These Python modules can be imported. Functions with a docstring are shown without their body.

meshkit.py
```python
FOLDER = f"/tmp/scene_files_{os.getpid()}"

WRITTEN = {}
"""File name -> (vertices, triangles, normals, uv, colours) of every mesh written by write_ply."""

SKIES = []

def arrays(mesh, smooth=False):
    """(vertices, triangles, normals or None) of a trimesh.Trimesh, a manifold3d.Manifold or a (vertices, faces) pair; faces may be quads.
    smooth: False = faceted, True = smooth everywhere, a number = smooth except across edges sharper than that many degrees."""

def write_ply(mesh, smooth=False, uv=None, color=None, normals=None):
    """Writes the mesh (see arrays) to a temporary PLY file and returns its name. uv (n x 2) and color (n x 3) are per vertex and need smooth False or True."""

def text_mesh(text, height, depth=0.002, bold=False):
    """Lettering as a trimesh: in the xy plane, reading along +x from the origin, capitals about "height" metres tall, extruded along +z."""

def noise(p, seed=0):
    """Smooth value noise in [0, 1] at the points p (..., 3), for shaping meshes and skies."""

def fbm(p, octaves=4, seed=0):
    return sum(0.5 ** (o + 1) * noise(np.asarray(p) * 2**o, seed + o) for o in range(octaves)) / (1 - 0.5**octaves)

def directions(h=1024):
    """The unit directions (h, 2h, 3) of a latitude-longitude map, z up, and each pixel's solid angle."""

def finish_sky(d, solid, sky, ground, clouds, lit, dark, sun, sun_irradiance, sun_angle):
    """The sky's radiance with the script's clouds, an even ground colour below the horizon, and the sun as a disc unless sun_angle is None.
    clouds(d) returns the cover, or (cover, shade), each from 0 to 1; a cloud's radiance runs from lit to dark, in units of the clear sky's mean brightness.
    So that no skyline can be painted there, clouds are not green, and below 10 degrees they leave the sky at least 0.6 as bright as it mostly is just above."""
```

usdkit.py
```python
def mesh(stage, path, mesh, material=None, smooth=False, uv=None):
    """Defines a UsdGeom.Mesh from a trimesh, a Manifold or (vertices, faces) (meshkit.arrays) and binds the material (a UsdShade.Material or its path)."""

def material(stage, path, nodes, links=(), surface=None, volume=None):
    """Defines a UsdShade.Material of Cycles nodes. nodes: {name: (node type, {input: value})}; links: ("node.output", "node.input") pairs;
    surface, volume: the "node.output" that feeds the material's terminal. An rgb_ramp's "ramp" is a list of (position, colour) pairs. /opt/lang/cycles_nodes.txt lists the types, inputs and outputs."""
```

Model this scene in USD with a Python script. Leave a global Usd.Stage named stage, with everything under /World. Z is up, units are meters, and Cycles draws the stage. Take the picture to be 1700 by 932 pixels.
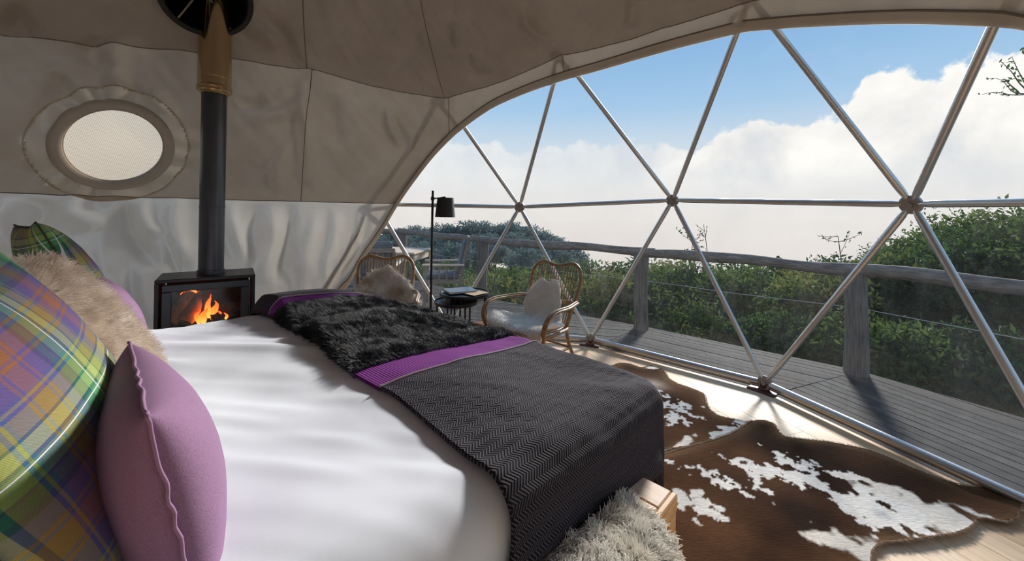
import math, random
import numpy as np, trimesh, usdkit
from meshkit import noise, fbm
from pxr import Usd, UsdGeom, UsdLux, UsdShade, Gf, Sdf, Vt

stage = Usd.Stage.CreateInMemory()
UsdGeom.SetStageUpAxis(stage, 'Z')
W = UsdGeom.Xform.Define(stage, '/World')

# ------------------------------------------------------------------ camera, sky, sun, exposure
FPX, YH, ROLL, EYE = 655.0, 350.0, 0.019, 1.4       # focal length and horizon row in pixels of the 1700x932 frame
AP = 36.0
camera = UsdGeom.Camera.Define(stage, '/World/camera')
camera.CreateHorizontalApertureAttr(AP)
camera.CreateFocalLengthAttr(AP * FPX / 1700)
camera.CreateVerticalApertureOffsetAttr(-(466 - YH) / 1700 * AP)
camera.CreateExposureAttr(0.0)
_c, _s = math.cos(ROLL), math.sin(ROLL)
camera.AddTransformOp().Set(Gf.Matrix4d(_c, 0, _s, 0, -_s, 0, _c, 0, 0, -1, 0, 0, 0, 0, EYE, 1))

SUN_AZ, SUN_EL, SUN_POWER, SUN_ANGLE = 32.0, 25.0, 1.5, 8.0
sun = UsdLux.DistantLight.Define(stage, '/World/sun')
sun.CreateIntensityAttr(SUN_POWER)
sun.CreateAngleAttr(SUN_ANGLE)
sun.CreateNormalizeAttr(True)
sun.CreateColorAttr(Gf.Vec3f(1.0, 0.95, 0.89))
sun.AddRotateXYZOp().Set(Gf.Vec3f(90 - SUN_EL, 0, 180 - SUN_AZ))


# the sky: haze at the horizon, blue above, a bank of cumulus whose top follows a profile of the azimuth
def ramp_az(pts, vmax):
    out = []
    for a, v in pts:
        out.append(((a + 180) / 360.0, (v / vmax,) * 3))
    return out
TOP = [(-180, 9), (-130, 11), (-95, 13), (-75, 13), (-60, 9), (-45, 11), (-30, 9), (0, 9.3), (18, 9.3), (25, 8.6), (27.5, 10.6), (32, 11.4), (36, 11.6),
       (40.5, 12.0), (42, 15.4), (47, 14.6), (50, 15.6), (54, 15.4), (60, 17), (75, 15), (90, 12), (130, 10), (180, 9)]
COV = [(-180, .7), (-90, .85), (-60, .8), (-40, .6), (10, .55), (20, .7), (28, 1), (100, 1), (140, .7), (180, .7)]
usdkit.material(stage, '/World/Looks/sky', {
    "tc": ("texture_coordinate", {}), "nv": ("vector_math", {"math_type": "normalize"}), "xyz": ("separate_xyz", {}),
    "az": ("math", {"math_type": "arctan2"}), "azn": ("map_range", {"from_min": -math.pi, "from_max": math.pi, "to_min": 0.0, "to_max": 1.0}),
    "el": ("math", {"math_type": "arcsine"}), "eld": ("math", {"math_type": "multiply", "value2": 180 / math.pi}),
    "eln": ("map_range", {"from_min": -30.0, "from_max": 90.0, "to_min": 0.0, "to_max": 1.0, "clamp": True}),
    "grad": ("rgb_ramp", {"ramp": [(0.0, (.16, .16, .13)), (.12, (.30, .29, .25)), (.165, (.72, .66, .62)), (.22, (.80, .74, .70)), (.25, (.84, .80, .77)), (.285, (.80, .82, .83)), (.33, (.62, .74, .86)),
                                   (.37, (.40, .62, .86)), (.44, (.25, .48, .80)), (.6, (.19, .40, .72)), (1.0, (.16, .34, .64))]}),
    "top": ("rgb_ramp", {"ramp": ramp_az(TOP, 20.0)}), "cov": ("rgb_ramp", {"ramp": ramp_az(COV, 1.0)}),
    "topb": ("rgb_to_bw", {}), "topd": ("math", {"math_type": "multiply", "value2": 20.0}),
    "n1": ("noise_texture", {"scale": 11.0, "detail": 7.0, "roughness": 0.58}),
    "n2": ("noise_texture", {"scale": 6.0, "detail": 5.0, "roughness": 0.55, "distortion": 0.3}),
    "amp": ("math", {"math_type": "multiply_add", "value2": 9.5, "value3": -4.8}),
    "dif": ("math", {"math_type": "subtract"}), "dif2": ("math", {"math_type": "add"}),
    "msk": ("map_range", {"range_type": "smoothstep", "from_min": -0.25, "from_max": .7, "to_min": 0.0, "to_max": 1.0, "clamp": True}),
    "low": ("map_range", {"range_type": "smoothstep", "from_min": 2.0, "from_max": 7.0, "to_min": 0.25, "to_max": 1.0, "clamp": True}),
    "covb": ("rgb_to_bw", {}), "m1": ("math", {"math_type": "multiply"}), "m2": ("math", {"math_type": "multiply"}),
    "ccol": ("rgb_ramp", {"ramp": [(0.0, (.62, .66, .72)), (.36, (.80, .81, .83)), (.5, (.96, .94, .91)), (.62, (1.08, 1.05, 1.0)), (1.0, (1.12, 1.09, 1.04))]}),
    "mix": ("mix_color", {"blend_type": "mix", "use_clamp": False}), "bg": ("background_shader", {"strength": 1.0})},
    [("tc.generated", "nv.vector1"), ("nv.vector", "xyz.vector"), ("xyz.x", "az.value1"), ("xyz.y", "az.value2"), ("az.value", "azn.value"),
     ("xyz.z", "el.value1"), ("el.value", "eld.value1"), ("eld.value", "eln.value"), ("eln.result", "grad.fac"),
     ("azn.result", "top.fac"), ("azn.result", "cov.fac"), ("top.color", "topb.color"), ("topb.val", "topd.value1"), ("cov.color", "covb.color"),
     ("nv.vector", "n1.vector"), ("nv.vector", "n2.vector"), ("n1.fac", "amp.value1"), ("topd.value", "dif.value1"), ("eld.value", "dif.value2"),
     ("dif.value", "dif2.value1"), ("amp.value", "dif2.value2"), ("dif2.value", "msk.value"), ("eld.value", "low.value"),
     ("msk.result", "m1.value1"), ("covb.val", "m1.value2"), ("m1.value", "m2.value1"), ("low.result", "m2.value2"), ("m2.value", "mix.fac"),
     ("n2.fac", "ccol.fac"), ("grad.color", "mix.a"), ("ccol.color", "mix.b"), ("mix.result", "bg.color")], surface="bg.background")
sky = UsdLux.DomeLight.Define(stage, '/World/sky')
sky.CreateIntensityAttr(1.0)
UsdShade.MaterialBindingAPI.Apply(sky.GetPrim()).Bind(UsdShade.Material.Get(stage, '/World/Looks/sky'))

# ------------------------------------------------------------------ helpers
def ray(px, py):
    u, v = px - 850.0, py - YH
    return np.array([(u * _c + v * _s) / FPX, 1.0, -(-u * _s + v * _c) / FPX])
def at_z(px, py, z=0.0):
    d = ray(px, py); return np.array([0, 0, EYE]) + (z - EYE) / d[2] * d
def at_d(px, py, dep):
    return np.array([0, 0, EYE]) + dep * ray(px, py)
DC = np.array([-.405, 1.49, .745]); DR = 3.06; LR = 2.94        # centre of the dome, radius of the frame, radius of the canvas lining
def azel(px, py, r=LR):
    d = ray(px, py); o = np.array([0, 0, EYE]) - DC
    a, b, c = d @ d, 2 * o @ d, o @ o - r * r
    p = o + d * (-b + math.sqrt(b * b - 4 * a * c)) / (2 * a)
    return math.degrees(math.atan2(p[0], p[1])), math.degrees(math.asin(p[2] / r))
def sph(az, el, r=LR):
    az, el = np.radians(az), np.radians(el)
    return DC + np.stack([np.sin(az) * np.cos(el), np.cos(az) * np.cos(el), np.sin(el)], -1) * np.asarray(r)[..., None]

_names = {}
def path_of(name, parent):
    base = str(parent.GetPath()) if parent is not None else '/World'
    k = _names.get((base, name), 0); _names[(base, name)] = k + 1
    return f"{base}/{name}" + (f"_{k:03d}" if k else "")
def tag(p, label=None, cat=None, group=None, kind=None):
    p = p.GetPrim()
    for k, v in (("label", label), ("category", cat), ("group", group), ("kind", kind)):
        if v: p.SetCustomDataByKey(k, v)
    return p
def thing(name, label=None, cat=None, group=None, kind=None, loc=(0, 0, 0), rz=0.0, parent=None):
    x = UsdGeom.Xform.Define(stage, path_of(name, parent))
    if any(loc) or rz:
        x.AddTranslateOp().Set(Gf.Vec3d(*map(float, loc))); x.AddRotateZOp().Set(float(rz))
    return tag(x, label, cat, group, kind)
def add(name, mesh, mat, parent=None, smooth=False, uv=None, label=None, cat=None, group=None, kind=None, col=None, normals=None):
    if isinstance(mesh, list): mesh = trimesh.util.concatenate(mesh)
    m = usdkit.mesh(stage, path_of(name, parent), mesh, M[mat] if isinstance(mat, str) else mat, smooth=smooth, uv=uv)
    if normals is not None:
        m.CreateNormalsAttr(Vt.Vec3fArray.FromNumpy(np.asarray(normals, np.float32))); m.SetNormalsInterpolation("vertex")
    if col is not None:
        UsdGeom.PrimvarsAPI(m).CreatePrimvar("col", Sdf.ValueTypeNames.Color3fArray, "vertex").Set(Vt.Vec3fArray.FromNumpy(np.asarray(col, np.float32)))
    return tag(m, label, cat, group, kind)
def copy_of(src, loc, rz=0.0, scale=None, label=None, group=None, kind=None):
    was = src.GetCustomData()
    x = UsdGeom.Xform.Define(stage, path_of(src.GetName().rstrip('0123456789').rstrip('_') if src.GetName()[-3:].isdigit() else src.GetName(), None))
    x.GetPrim().GetReferences().AddInternalReference(src.GetPath()); x.GetPrim().SetInstanceable(True)
    x.ClearXformOpOrder()
    x.AddTranslateOp(UsdGeom.XformOp.PrecisionDouble).Set(Gf.Vec3d(*map(float, loc))); x.AddRotateZOp().Set(float(rz))
    if scale is not None: x.AddScaleOp().Set(Gf.Vec3f(*map(float, scale)))
    return tag(x, label or was.get('label'), was.get('category'), group or was.get('group'), kind)
def box(c, s, rz=0.0, bev=0.0, R=None):
    if bev:
        a = np.array(s) / 2; b = min(bev, a.min() * .9); pts = []
        for sx in (-1, 1):
            for sy in (-1, 1):
                for sz in (-1, 1):
                    for k in range(3):
                        q = a - b; q[k] = a[k]; pts.append(q * (sx, sy, sz))
        m = trimesh.convex.convex_hull(np.array(pts))
    else: m = trimesh.creation.box(s)
    if R is not None: m.apply_transform(R)
    if rz: m.apply_transform(trimesh.transformations.rotation_matrix(math.radians(rz), [0, 0, 1]))
    m.apply_translation(c); return m
def tube(pts, r, sides=10, close=False, caps=True):
    p = np.asarray(pts, float); n = len(p); rr = np.broadcast_to(r, (n,))
    t = (np.roll(p, -1, 0) - np.roll(p, 1, 0)) if close else np.gradient(p, axis=0)
    t /= np.linalg.norm(t, axis=1, keepdims=True) + 1e-12
    a = np.zeros_like(p); ref = np.array([0, 0, 1.0]) if abs(t[0, 2]) < .9 else np.array([1.0, 0, 0])
    for i in range(n):
        v = ref - t[i] * (ref @ t[i]); v /= np.linalg.norm(v) + 1e-12; a[i] = v; ref = v
    b = np.cross(t, a); ang = np.arange(sides) * 2 * np.pi / sides
    v = p[:, None] + rr[:, None, None] * (np.cos(ang)[None, :, None] * a[:, None] + np.sin(ang)[None, :, None] * b[:, None])
    rows = n if close else n - 1
    i, j = np.meshgrid(np.arange(rows), np.arange(sides), indexing='ij'); i2 = (i + 1) % n; j2 = (j + 1) % sides
    q = np.stack([i * sides + j, i * sides + j2, i2 * sides + j2, i2 * sides + j], -1).reshape(-1, 4)
    f = np.vstack([q[:, [0, 1, 2]], q[:, [0, 2, 3]]]); v = v.reshape(-1, 3)
    if not close and caps:
        k = len(v); v = np.vstack([v, p[0], p[-1]]); jj = np.arange(sides)
        f = np.vstack([f, np.stack([np.full(sides, k), (jj + 1) % sides, jj], 1), np.stack([np.full(sides, k + 1), (n - 1) * sides + jj, (n - 1) * sides + (jj + 1) % sides], 1)])
    m = trimesh.Trimesh(v, f, process=False)
    return m
def spline(pts, n=24, close=False):
    from scipy.interpolate import CubicSpline
    p = np.asarray(pts, float)
    if close: p = np.vstack([p, p[:1]])
    d = np.r_[0, np.cumsum(np.linalg.norm(np.diff(p, axis=0), axis=1))]
    cs = CubicSpline(d, p, bc_type='periodic' if close else 'natural')
    return cs(np.linspace(0, d[-1], n + (1 if close else 0)))[:n]
def lathe(prof, sides=32):
    m = trimesh.creation.revolve(np.asarray(prof, float), sections=sides); return m
def grid_faces(nu, nv):
    i, j = np.meshgrid(np.arange(nu - 1), np.arange(nv - 1), indexing='ij')
    a = (i * nv + j).ravel(); q = np.stack([a, a + nv, a + nv + 1, a + 1], 1)
    return np.vstack([q[:, [0, 1, 2]], q[:, [0, 2, 3]]])
def sheet(P, th):
    """A grid of points (nu, nv, 3) as a closed sheet of thickness th below its normals; returns (v, f)."""
    nu, nv = P.shape[:2]; f = grid_faces(nu, nv); v = P.reshape(-1, 3)
    m = trimesh.Trimesh(v, f, process=False); n = np.array(m.vertex_normals)
    w = v - n * th; k = len(v)
    idx = np.arange(nu * nv).reshape(nu, nv)
    loop = np.concatenate([idx[:-1, 0], idx[-1, :-1], idx[:0:-1, -1], idx[0, :0:-1]]); nx = np.roll(loop, -1)
    side = np.vstack([np.stack([loop, loop + k, nx], 1), np.stack([nx, loop + k, nx + k], 1)])
    return np.vstack([v, w]), np.vstack([f, f[:, ::-1] + k, side])
def curves(name, roots, tips_list, w0, w1, mat, parent, label=None):
    """Strands: roots (n,3) and a list of further points (n,3), tapering from w0 to w1."""
    P = np.stack([roots] + tips_list, 1); n, k = P.shape[:2]
    c = UsdGeom.BasisCurves.Define(stage, path_of(name, parent))
    c.CreateTypeAttr('linear'); c.CreateCurveVertexCountsAttr(Vt.IntArray.FromNumpy(np.full(n, k, np.int32)))
    c.CreatePointsAttr(Vt.Vec3fArray.FromNumpy(P.reshape(-1, 3).astype(np.float32)))
    c.CreateWidthsAttr(Vt.FloatArray.FromNumpy(np.tile(np.linspace(w0, w1, k), n).astype(np.float32))); c.SetWidthsInterpolation('vertex')
    UsdShade.MaterialBindingAPI.Apply(c.GetPrim()).Bind(M[mat])
    return tag(c, label, kind='stuff')
def scatter(v, f, n, rng):
    """n random points on the triangles with their smooth normals."""
    m = trimesh.Trimesh(v, f, process=False); a = m.area_faces; t = rng.choice(len(f), n, p=a / a.sum())
    r1, r2 = np.sqrt(rng.random(n)), rng.random(n); b = np.stack([1 - r1, r1 * (1 - r2), r1 * r2], 1)
    vn = np.array(m.vertex_normals); p = (v[f[t]] * b[:, :, None]).sum(1); nn = (vn[f[t]] * b[:, :, None]).sum(1)
    return p, nn / (np.linalg.norm(nn, axis=1, keepdims=True) + 1e-9)
def unit(v):
    v = np.asarray(v, float); return v / (np.linalg.norm(v, axis=-1, keepdims=True) + 1e-12)

# ------------------------------------------------------------------ materials
M = {}
def mat(name, nodes, links, surface="p.BSDF"):
    M[name] = usdkit.material(stage, '/World/Looks/' + name, nodes, links, surface=surface); return M[name]
def plain(name, color, rough=.6, metal=0.0, **kw):
    mat(name, {"p": ("principled_bsdf", {"base_color": color, "roughness": rough, "metallic": metal, **kw})}, [])
def noisy(name, c1, c2, scale=(8, 8, 8), rot=(0, 0, 0), detail=4, rough=.6, bump=0.0, dist=.02, metal=0.0, mid=(.35, .65), bscale=None, obj_random=0.0, **kw):
    nodes = {"g": ("geometry", {}), "mp": ("mapping", {"rotation": rot}), "ms": ("mapping", {"scale": scale}), "n": ("noise_texture", {"scale": 1.0, "detail": float(detail), "roughness": .6}),
             "r": ("rgb_ramp", {"ramp": [(mid[0], c1), (mid[1], c2)]}), "p": ("principled_bsdf", {"roughness": rough, "metallic": metal, **kw})}
    links = [("g.position", "mp.vector"), ("mp.vector", "ms.vector"), ("ms.vector", "n.vector"), ("n.fac", "r.fac")]
    last = "r.color"
    if obj_random:
        nodes["oi"] = ("object_info", {}); nodes["mr"] = ("map_range", {"from_min": 0.0, "from_max": 1.0, "to_min": 1 - obj_random, "to_max": 1 + obj_random})
        nodes["hv"] = ("hsv", {}); links += [("oi.random", "mr.value"), ("mr.result", "hv.value"), (last, "hv.color")]; last = "hv.color"
    links.append((last, "p.base_color"))
    if bump:
        nodes["bn"] = ("noise_texture", {"scale": 1.0, "detail": float(detail)}); nodes["bm"] = ("mapping", {"scale": bscale or scale}); nodes["b"] = ("bump", {"strength": bump, "distance": dist})
        links += [("mp.vector", "bm.vector"), ("bm.vector", "bn.vector"), ("bn.fac", "b.height"), ("b.normal", "p.normal")]
    mat(name, nodes, links)

def canvas(name, c1, c2, trans):
    mat(name, {"g": ("geometry", {}), "n": ("noise_texture", {"scale": 2.2, "detail": 6.0, "roughness": .6}), "r": ("rgb_ramp", {"ramp": [(.3, c1), (.7, c2)]}),
               "bn": ("noise_texture", {"scale": 420.0, "detail": 2.0}), "b": ("bump", {"strength": .25, "distance": .002}),
               "p": ("principled_bsdf", {"roughness": .85, "sheen_weight": .1}), "t": ("translucent_bsdf", {}), "m": ("mix_closure", {"fac": trans})},
        [("g.position", "n.vector"), ("g.position", "bn.vector"), ("n.fac", "r.fac"), ("r.color", "p.base_color"), ("r.color", "t.color"), ("bn.fac", "b.height"), ("b.normal", "p.normal"), ("p.BSDF", "m.closure1"), ("t.BSDF", "m.closure2")], "m.closure")
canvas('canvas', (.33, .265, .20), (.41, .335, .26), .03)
canvas('canvas_mid', (.43, .365, .285), (.52, .45, .36), .06)  # roof cloth again, colour raised to paint the wall as better lit
canvas('canvas_skirt', (.70, .665, .59), (.78, .745, .67), .18)  # same cloth; light falling low on the wall is put into the paler colour
canvas('canvas_hem', (.62, .55, .45), (.70, .63, .53), .42)
canvas('canvas_edge', (.44, .38, .30), (.52, .45, .37), .08)
canvas('canvas_patch', (.46, .38, .28), (.54, .46, .35), .13)
plain('seam', (.20, .165, .13), .9)
plain('steel', (.56, .56, .55), .33, .9)
plain('steel_hub', (.33, .31, .29), .42, .8)
plain('foot_plate', (.10, .035, .03), .45, .3)
mat('pane', {"g": ("geometry", {}), "sx": ("separate_xyz", {}), "z": ("map_range", {"from_min": 0.2, "from_max": 1.7, "to_min": .026, "to_max": .008, "clamp": True}),
             "ms": ("mapping", {"scale": (5, 5, 1.1)}), "n": ("noise_texture", {"scale": 1.0, "detail": 6.0, "roughness": .65, "distortion": .8}),
             "nr": ("map_range", {"from_min": .32, "from_max": .72, "to_min": .35, "to_max": 1.9, "clamp": True}), "mu": ("math", {"math_type": "multiply"}),
             "tr": ("transparent_bsdf", {"color": (.955, .965, .965)}), "df": ("diffuse_bsdf", {"color": (.82, .82, .80)}), "tl": ("translucent_bsdf", {"color": (.82, .82, .80)}), "dm": ("mix_closure", {"fac": .5}),
             "m1": ("mix_closure", {}), "gl": ("glossy_bsdf", {"color": (1, 1, 1), "roughness": .04}), "fr": ("fresnel", {"IOR": 1.35}), "m2": ("mix_closure", {})},
    [("g.position", "sx.vector"), ("sx.z", "z.value"), ("g.position", "ms.vector"), ("ms.vector", "n.vector"), ("n.fac", "nr.value"), ("nr.result", "mu.value1"), ("z.result", "mu.value2"),
     ("df.BSDF", "dm.closure1"), ("tl.BSDF", "dm.closure2"), ("mu.value", "m1.fac"), ("tr.BSDF", "m1.closure1"), ("dm.closure", "m1.closure2"), ("fr.fac", "m2.fac"), ("m1.closure", "m2.closure1"), ("gl.BSDF", "m2.closure2")], "m2.closure")
mat('stove_glass', {"tr": ("transparent_bsdf", {"color": (.8, .8, .8)}), "gl": ("glossy_bsdf", {"roughness": .03}), "fr": ("fresnel", {"IOR": 1.45}), "m": ("mix_closure", {})},
    [("fr.fac", "m.fac"), ("tr.BSDF", "m.closure1"), ("gl.BSDF", "m.closure2")], "m.closure")
BOARD_RZ = math.atan2(-1.474, .505)
FLOOR_TONES = [((.60, .36, .18), (.76, .51, .29)), ((.66, .42, .24), (.80, .58, .36)), ((.56, .32, .16), (.70, .46, .26)), ((.68, .47, .30), (.82, .62, .42))]
for i, (a, b) in enumerate(FLOOR_TONES):
    noisy(f'floor_wood_{i}', a, b, (3, 42, 10), (0, 0, -BOARD_RZ), 5, .52, .12, .004, specular_ior_level=.25)
for i, (a, b) in enumerate([((.020, .019, .019), (.048, .046, .044)), ((.016, .016, .016), (.038, .036, .036)), ((.026, .025, .024), (.062, .059, .056))]):
    noisy(f'deck_wood_{i}', a, b, (14, 14, 14), (0, 0, 0), 6, .8, .35, .006, mid=(.3, .7), specular_ior_level=.12)
noisy('rail_wood', (.080, .068, .058), (.19, .165, .145), (9, 9, 60), (0, 0, 0), 5, .85, .5, .01, specular_ior_level=.15)
noisy('post_wood', (.065, .056, .048), (.155, .137, .120), (60, 60, 5), (0, 0, 0), 5, .85, .5, .01, specular_ior_level=.15)
plain('wire', (.30, .30, .29), .8, .0)
noisy('ground', (.07, .075, .04), (.14, .13, .08), (1.5, 1.5, 1.5), rough=1.0, specular_ior_level=0.0)
noisy('bark', (.12, .09, .07), (.22, .18, .14), (30, 30, 6), rough=.9)
def leafy(name, c1, c2, c3, tr=.35):
    mat(name, {"g": ("geometry", {}), "oi": ("object_info", {}), "n": ("noise_texture", {"scale": 1.6, "detail": 3.0}), "w": ("math", {"math_type": "multiply_add", "value2": .5, "value3": 0.0}), "w2": ("math", {"math_type": "multiply_add", "value2": .5}),
               "r": ("rgb_ramp", {"ramp": [(.15, c1), (.5, c2), (.85, c3)]}), "p": ("principled_bsdf", {"roughness": .6, "specular_ior_level": .15}), "t": ("translucent_bsdf", {}), "m": ("mix_closure", {"fac": tr})},
        [("g.position", "n.vector"), ("g.random_per_island", "w.value1"), ("n.fac", "w2.value1"), ("w.value", "w2.value3"), ("w2.value", "r.fac"), ("r.color", "p.base_color"), ("r.color", "t.color"), ("p.BSDF", "m.closure1"), ("t.BSDF", "m.closure2")], "m.closure")
leafy('leaf_green', (.048, .085, .020), (.14, .19, .050), (.40, .44, .14), .52)
leafy('leaf_olive', (.08, .095, .026), (.23, .23, .08), (.55, .46, .20), .55)
leafy('leaf_dark', (.028, .062, .018), (.07, .13, .038), (.20, .28, .08), .52)
leafy('leaf_far', (.10, .15, .14), (.15, .21, .19), (.22, .28, .23))  # distance haze painted into the leaf colour as a bluish tint
noisy('duvet', (.69, .725, .80), (.73, .765, .84), (2, 2, 2), rough=.85, bump=.08, dist=.001, bscale=(500, 500, 500), sheen_weight=.1)
plain('mattress', (.52, .36, .26), .85)
noisy('linen_purple', (.19, .095, .185), (.29, .165, .285), (1400, 500, 500), (0, 0, 0), 2, .9, .25, .001, sheen_weight=.12, sheen_tint=(.8, .6, .9))
plain('linen_edge', (.30, .17, .29), .9)
plain('plaid_edge', (.06, .045, .03), .9)
noisy('fur_dark', (.007, .008, .010), (.028, .031, .038), (14, 14, 14), rough=.45)
noisy('fur_brown', (.64, .52, .43), (.93, .84, .75), (16, 16, 16), rough=.55, mid=(.36, .6))
noisy('fur_brown_base', (.20, .13, .09), (.42, .29, .21), (9, 9, 9), rough=.8)
noisy('fleece', (.86, .82, .74), (.95, .93, .89), (7, 7, 7), rough=.7)
noisy('fleece_cream', (.66, .53, .41), (.93, .89, .82), (5, 5, 5), rough=.7, mid=(.38, .55))
plain('stove_black', (.018, .018, .020), .42, .2)
plain('stove_frame', (.050, .060, .072), .38, .3)
plain('stove_inside', (.035, .025, .02), .9)
noisy('flue_black', (.065, .070, .080), (.095, .10, .115), (5, 5, 2), rough=.36, metal=.55)
plain('brass', (.60, .46, .28), .16, 1.0)
plain('collar_rubber', (.012, .010, .009), .5)
plain('collar_cloth', (.07, .055, .042), .9)
noisy('log_bark', (.05, .035, .025), (.13, .09, .06), (40, 40, 40), rough=.95, bump=.6, dist=.01)
noisy('log_wood', (.58, .36, .17), (.88, .62, .34), (30, 30, 8), rough=.9)
noisy('rattan', (.20, .105, .045), (.36, .21, .10), (25, 25, 25), rough=.38, coat_weight=.2)
plain('black_metal', (.012, .012, .013), .4, .3)
plain('shade_black', (.016, .014, .013), .7)
plain('magazine_cover', (.05, .07, .11), .18)
plain('paper', (.75, .72, .66), .7)
plain('card_tan', (.46, .33, .20), .8)
noisy('stool_leather', (.16, .06, .025), (.26, .11, .05), (20, 20, 20), rough=.5)
noisy('pine', (.56, .30, .12), (.74, .46, .22), (60, 4, 30), (0, 0, math.radians(46.5)), 4, .5, .1, .003)
noisy('pine_pale', (.66, .46, .32), (.78, .60, .46), (4, 60, 30), (0, 0, math.radians(46.5)), 4, .5, .1, .003)
noisy('teak', (.42, .32, .22), (.58, .46, .34), (5, 40, 40), rough=.7)
noisy('teak_dark', (.10, .075, .06), (.18, .14, .11), (5, 40, 40), rough=.7)
plain('cushion_grey', (.07, .085, .10), .9)
mat('cowhide', {"a": ("attribute", {"attribute": "col"}), "g": ("geometry", {}), "ms": ("mapping", {"scale": (28, 170, 60), "rotation": (0, 0, .9)}), "n": ("noise_texture", {"scale": 1.0, "detail": 4.0, "roughness": .7}),
                "mr": ("map_range", {"from_min": .3, "from_max": .7, "to_min": .74, "to_max": 1.22}), "hv": ("hsv", {}), "b": ("bump", {"strength": .6, "distance": .004}), "p": ("principled_bsdf", {"roughness": .9, "specular_ior_level": .03})},
    [("g.position", "ms.vector"), ("ms.vector", "n.vector"), ("n.fac", "mr.value"), ("mr.result", "hv.value"), ("a.color", "hv.color"), ("hv.color", "p.base_color"), ("n.fac", "b.height"), ("b.normal", "p.normal")])
mat('flame', {"a": ("attribute", {"attribute": "col"}), "e": ("emission", {"strength": 4.5})}, [("a.color", "e.color")], "e.emission")
plain('porthole_ring', (.46, .41, .35), .85)
mat('insect_mesh', {"g": ("geometry", {}), "wx": ("wave_texture", {"bands_direction": "z", "scale": 34.0}), "wy": ("wave_texture", {"bands_direction": "y", "scale": 34.0}), "mx": ("math", {"math_type": "maximum"}),
                    "mr": ("map_range", {"from_min": .80, "from_max": .9, "to_min": .06, "to_max": .42, "clamp": True}),
                    "t": ("transparent_bsdf", {"color": (.80, .72, .62)}), "d": ("diffuse_bsdf", {"color": (.30, .25, .20)}), "m": ("mix_closure", {})},
    [("g.position", "wx.vector"), ("g.position", "wy.vector"), ("wx.fac", "mx.value1"), ("wy.fac", "mx.value2"), ("mx.value", "mr.value"), ("mr.result", "m.fac"), ("t.BSDF", "m.closure1"), ("d.BSDF", "m.closure2")], "m.closure")
# zigzag knit: stripes that run along the blanket and step left and right; uv in metres
mat('chevron', {"uv": ("uvmap", {"attribute": "st"}), "s": ("separate_xyz", {}), "pv": ("math", {"math_type": "pingpong", "value2": .020}), "k": ("math", {"math_type": "multiply_add", "value2": 1.0}),
                "d": ("math", {"math_type": "divide", "value2": .0115}), "fr": ("math", {"math_type": "fraction"}), "pp": ("math", {"math_type": "pingpong", "value2": .5}),
                "r": ("rgb_ramp", {"ramp": [(.30, (.005, .005, .010)), (.39, (.105, .090, .112))]}), "n": ("noise_texture", {"scale": 700.0, "detail": 1.0}), "g": ("geometry", {}), "mr": ("map_range", {"to_min": .55, "to_max": 1.4}), "hv": ("hsv", {}),
                "b": ("bump", {"strength": .8, "distance": .004}), "p": ("principled_bsdf", {"roughness": .85, "specular_ior_level": .25})},
    [("uv.UV", "s.vector"), ("s.y", "pv.value1"), ("pv.value", "k.value1"), ("s.x", "k.value3"), ("k.value", "d.value1"), ("d.value", "fr.value1"), ("fr.value", "pp.value1"), ("pp.value", "r.fac"), ("g.position", "n.vector"), ("n.fac", "mr.value"), ("mr.result", "hv.value"),
     ("r.color", "hv.color"), ("hv.color", "p.base_color"), ("pp.value", "b.height"), ("b.normal", "p.normal")])
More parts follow.
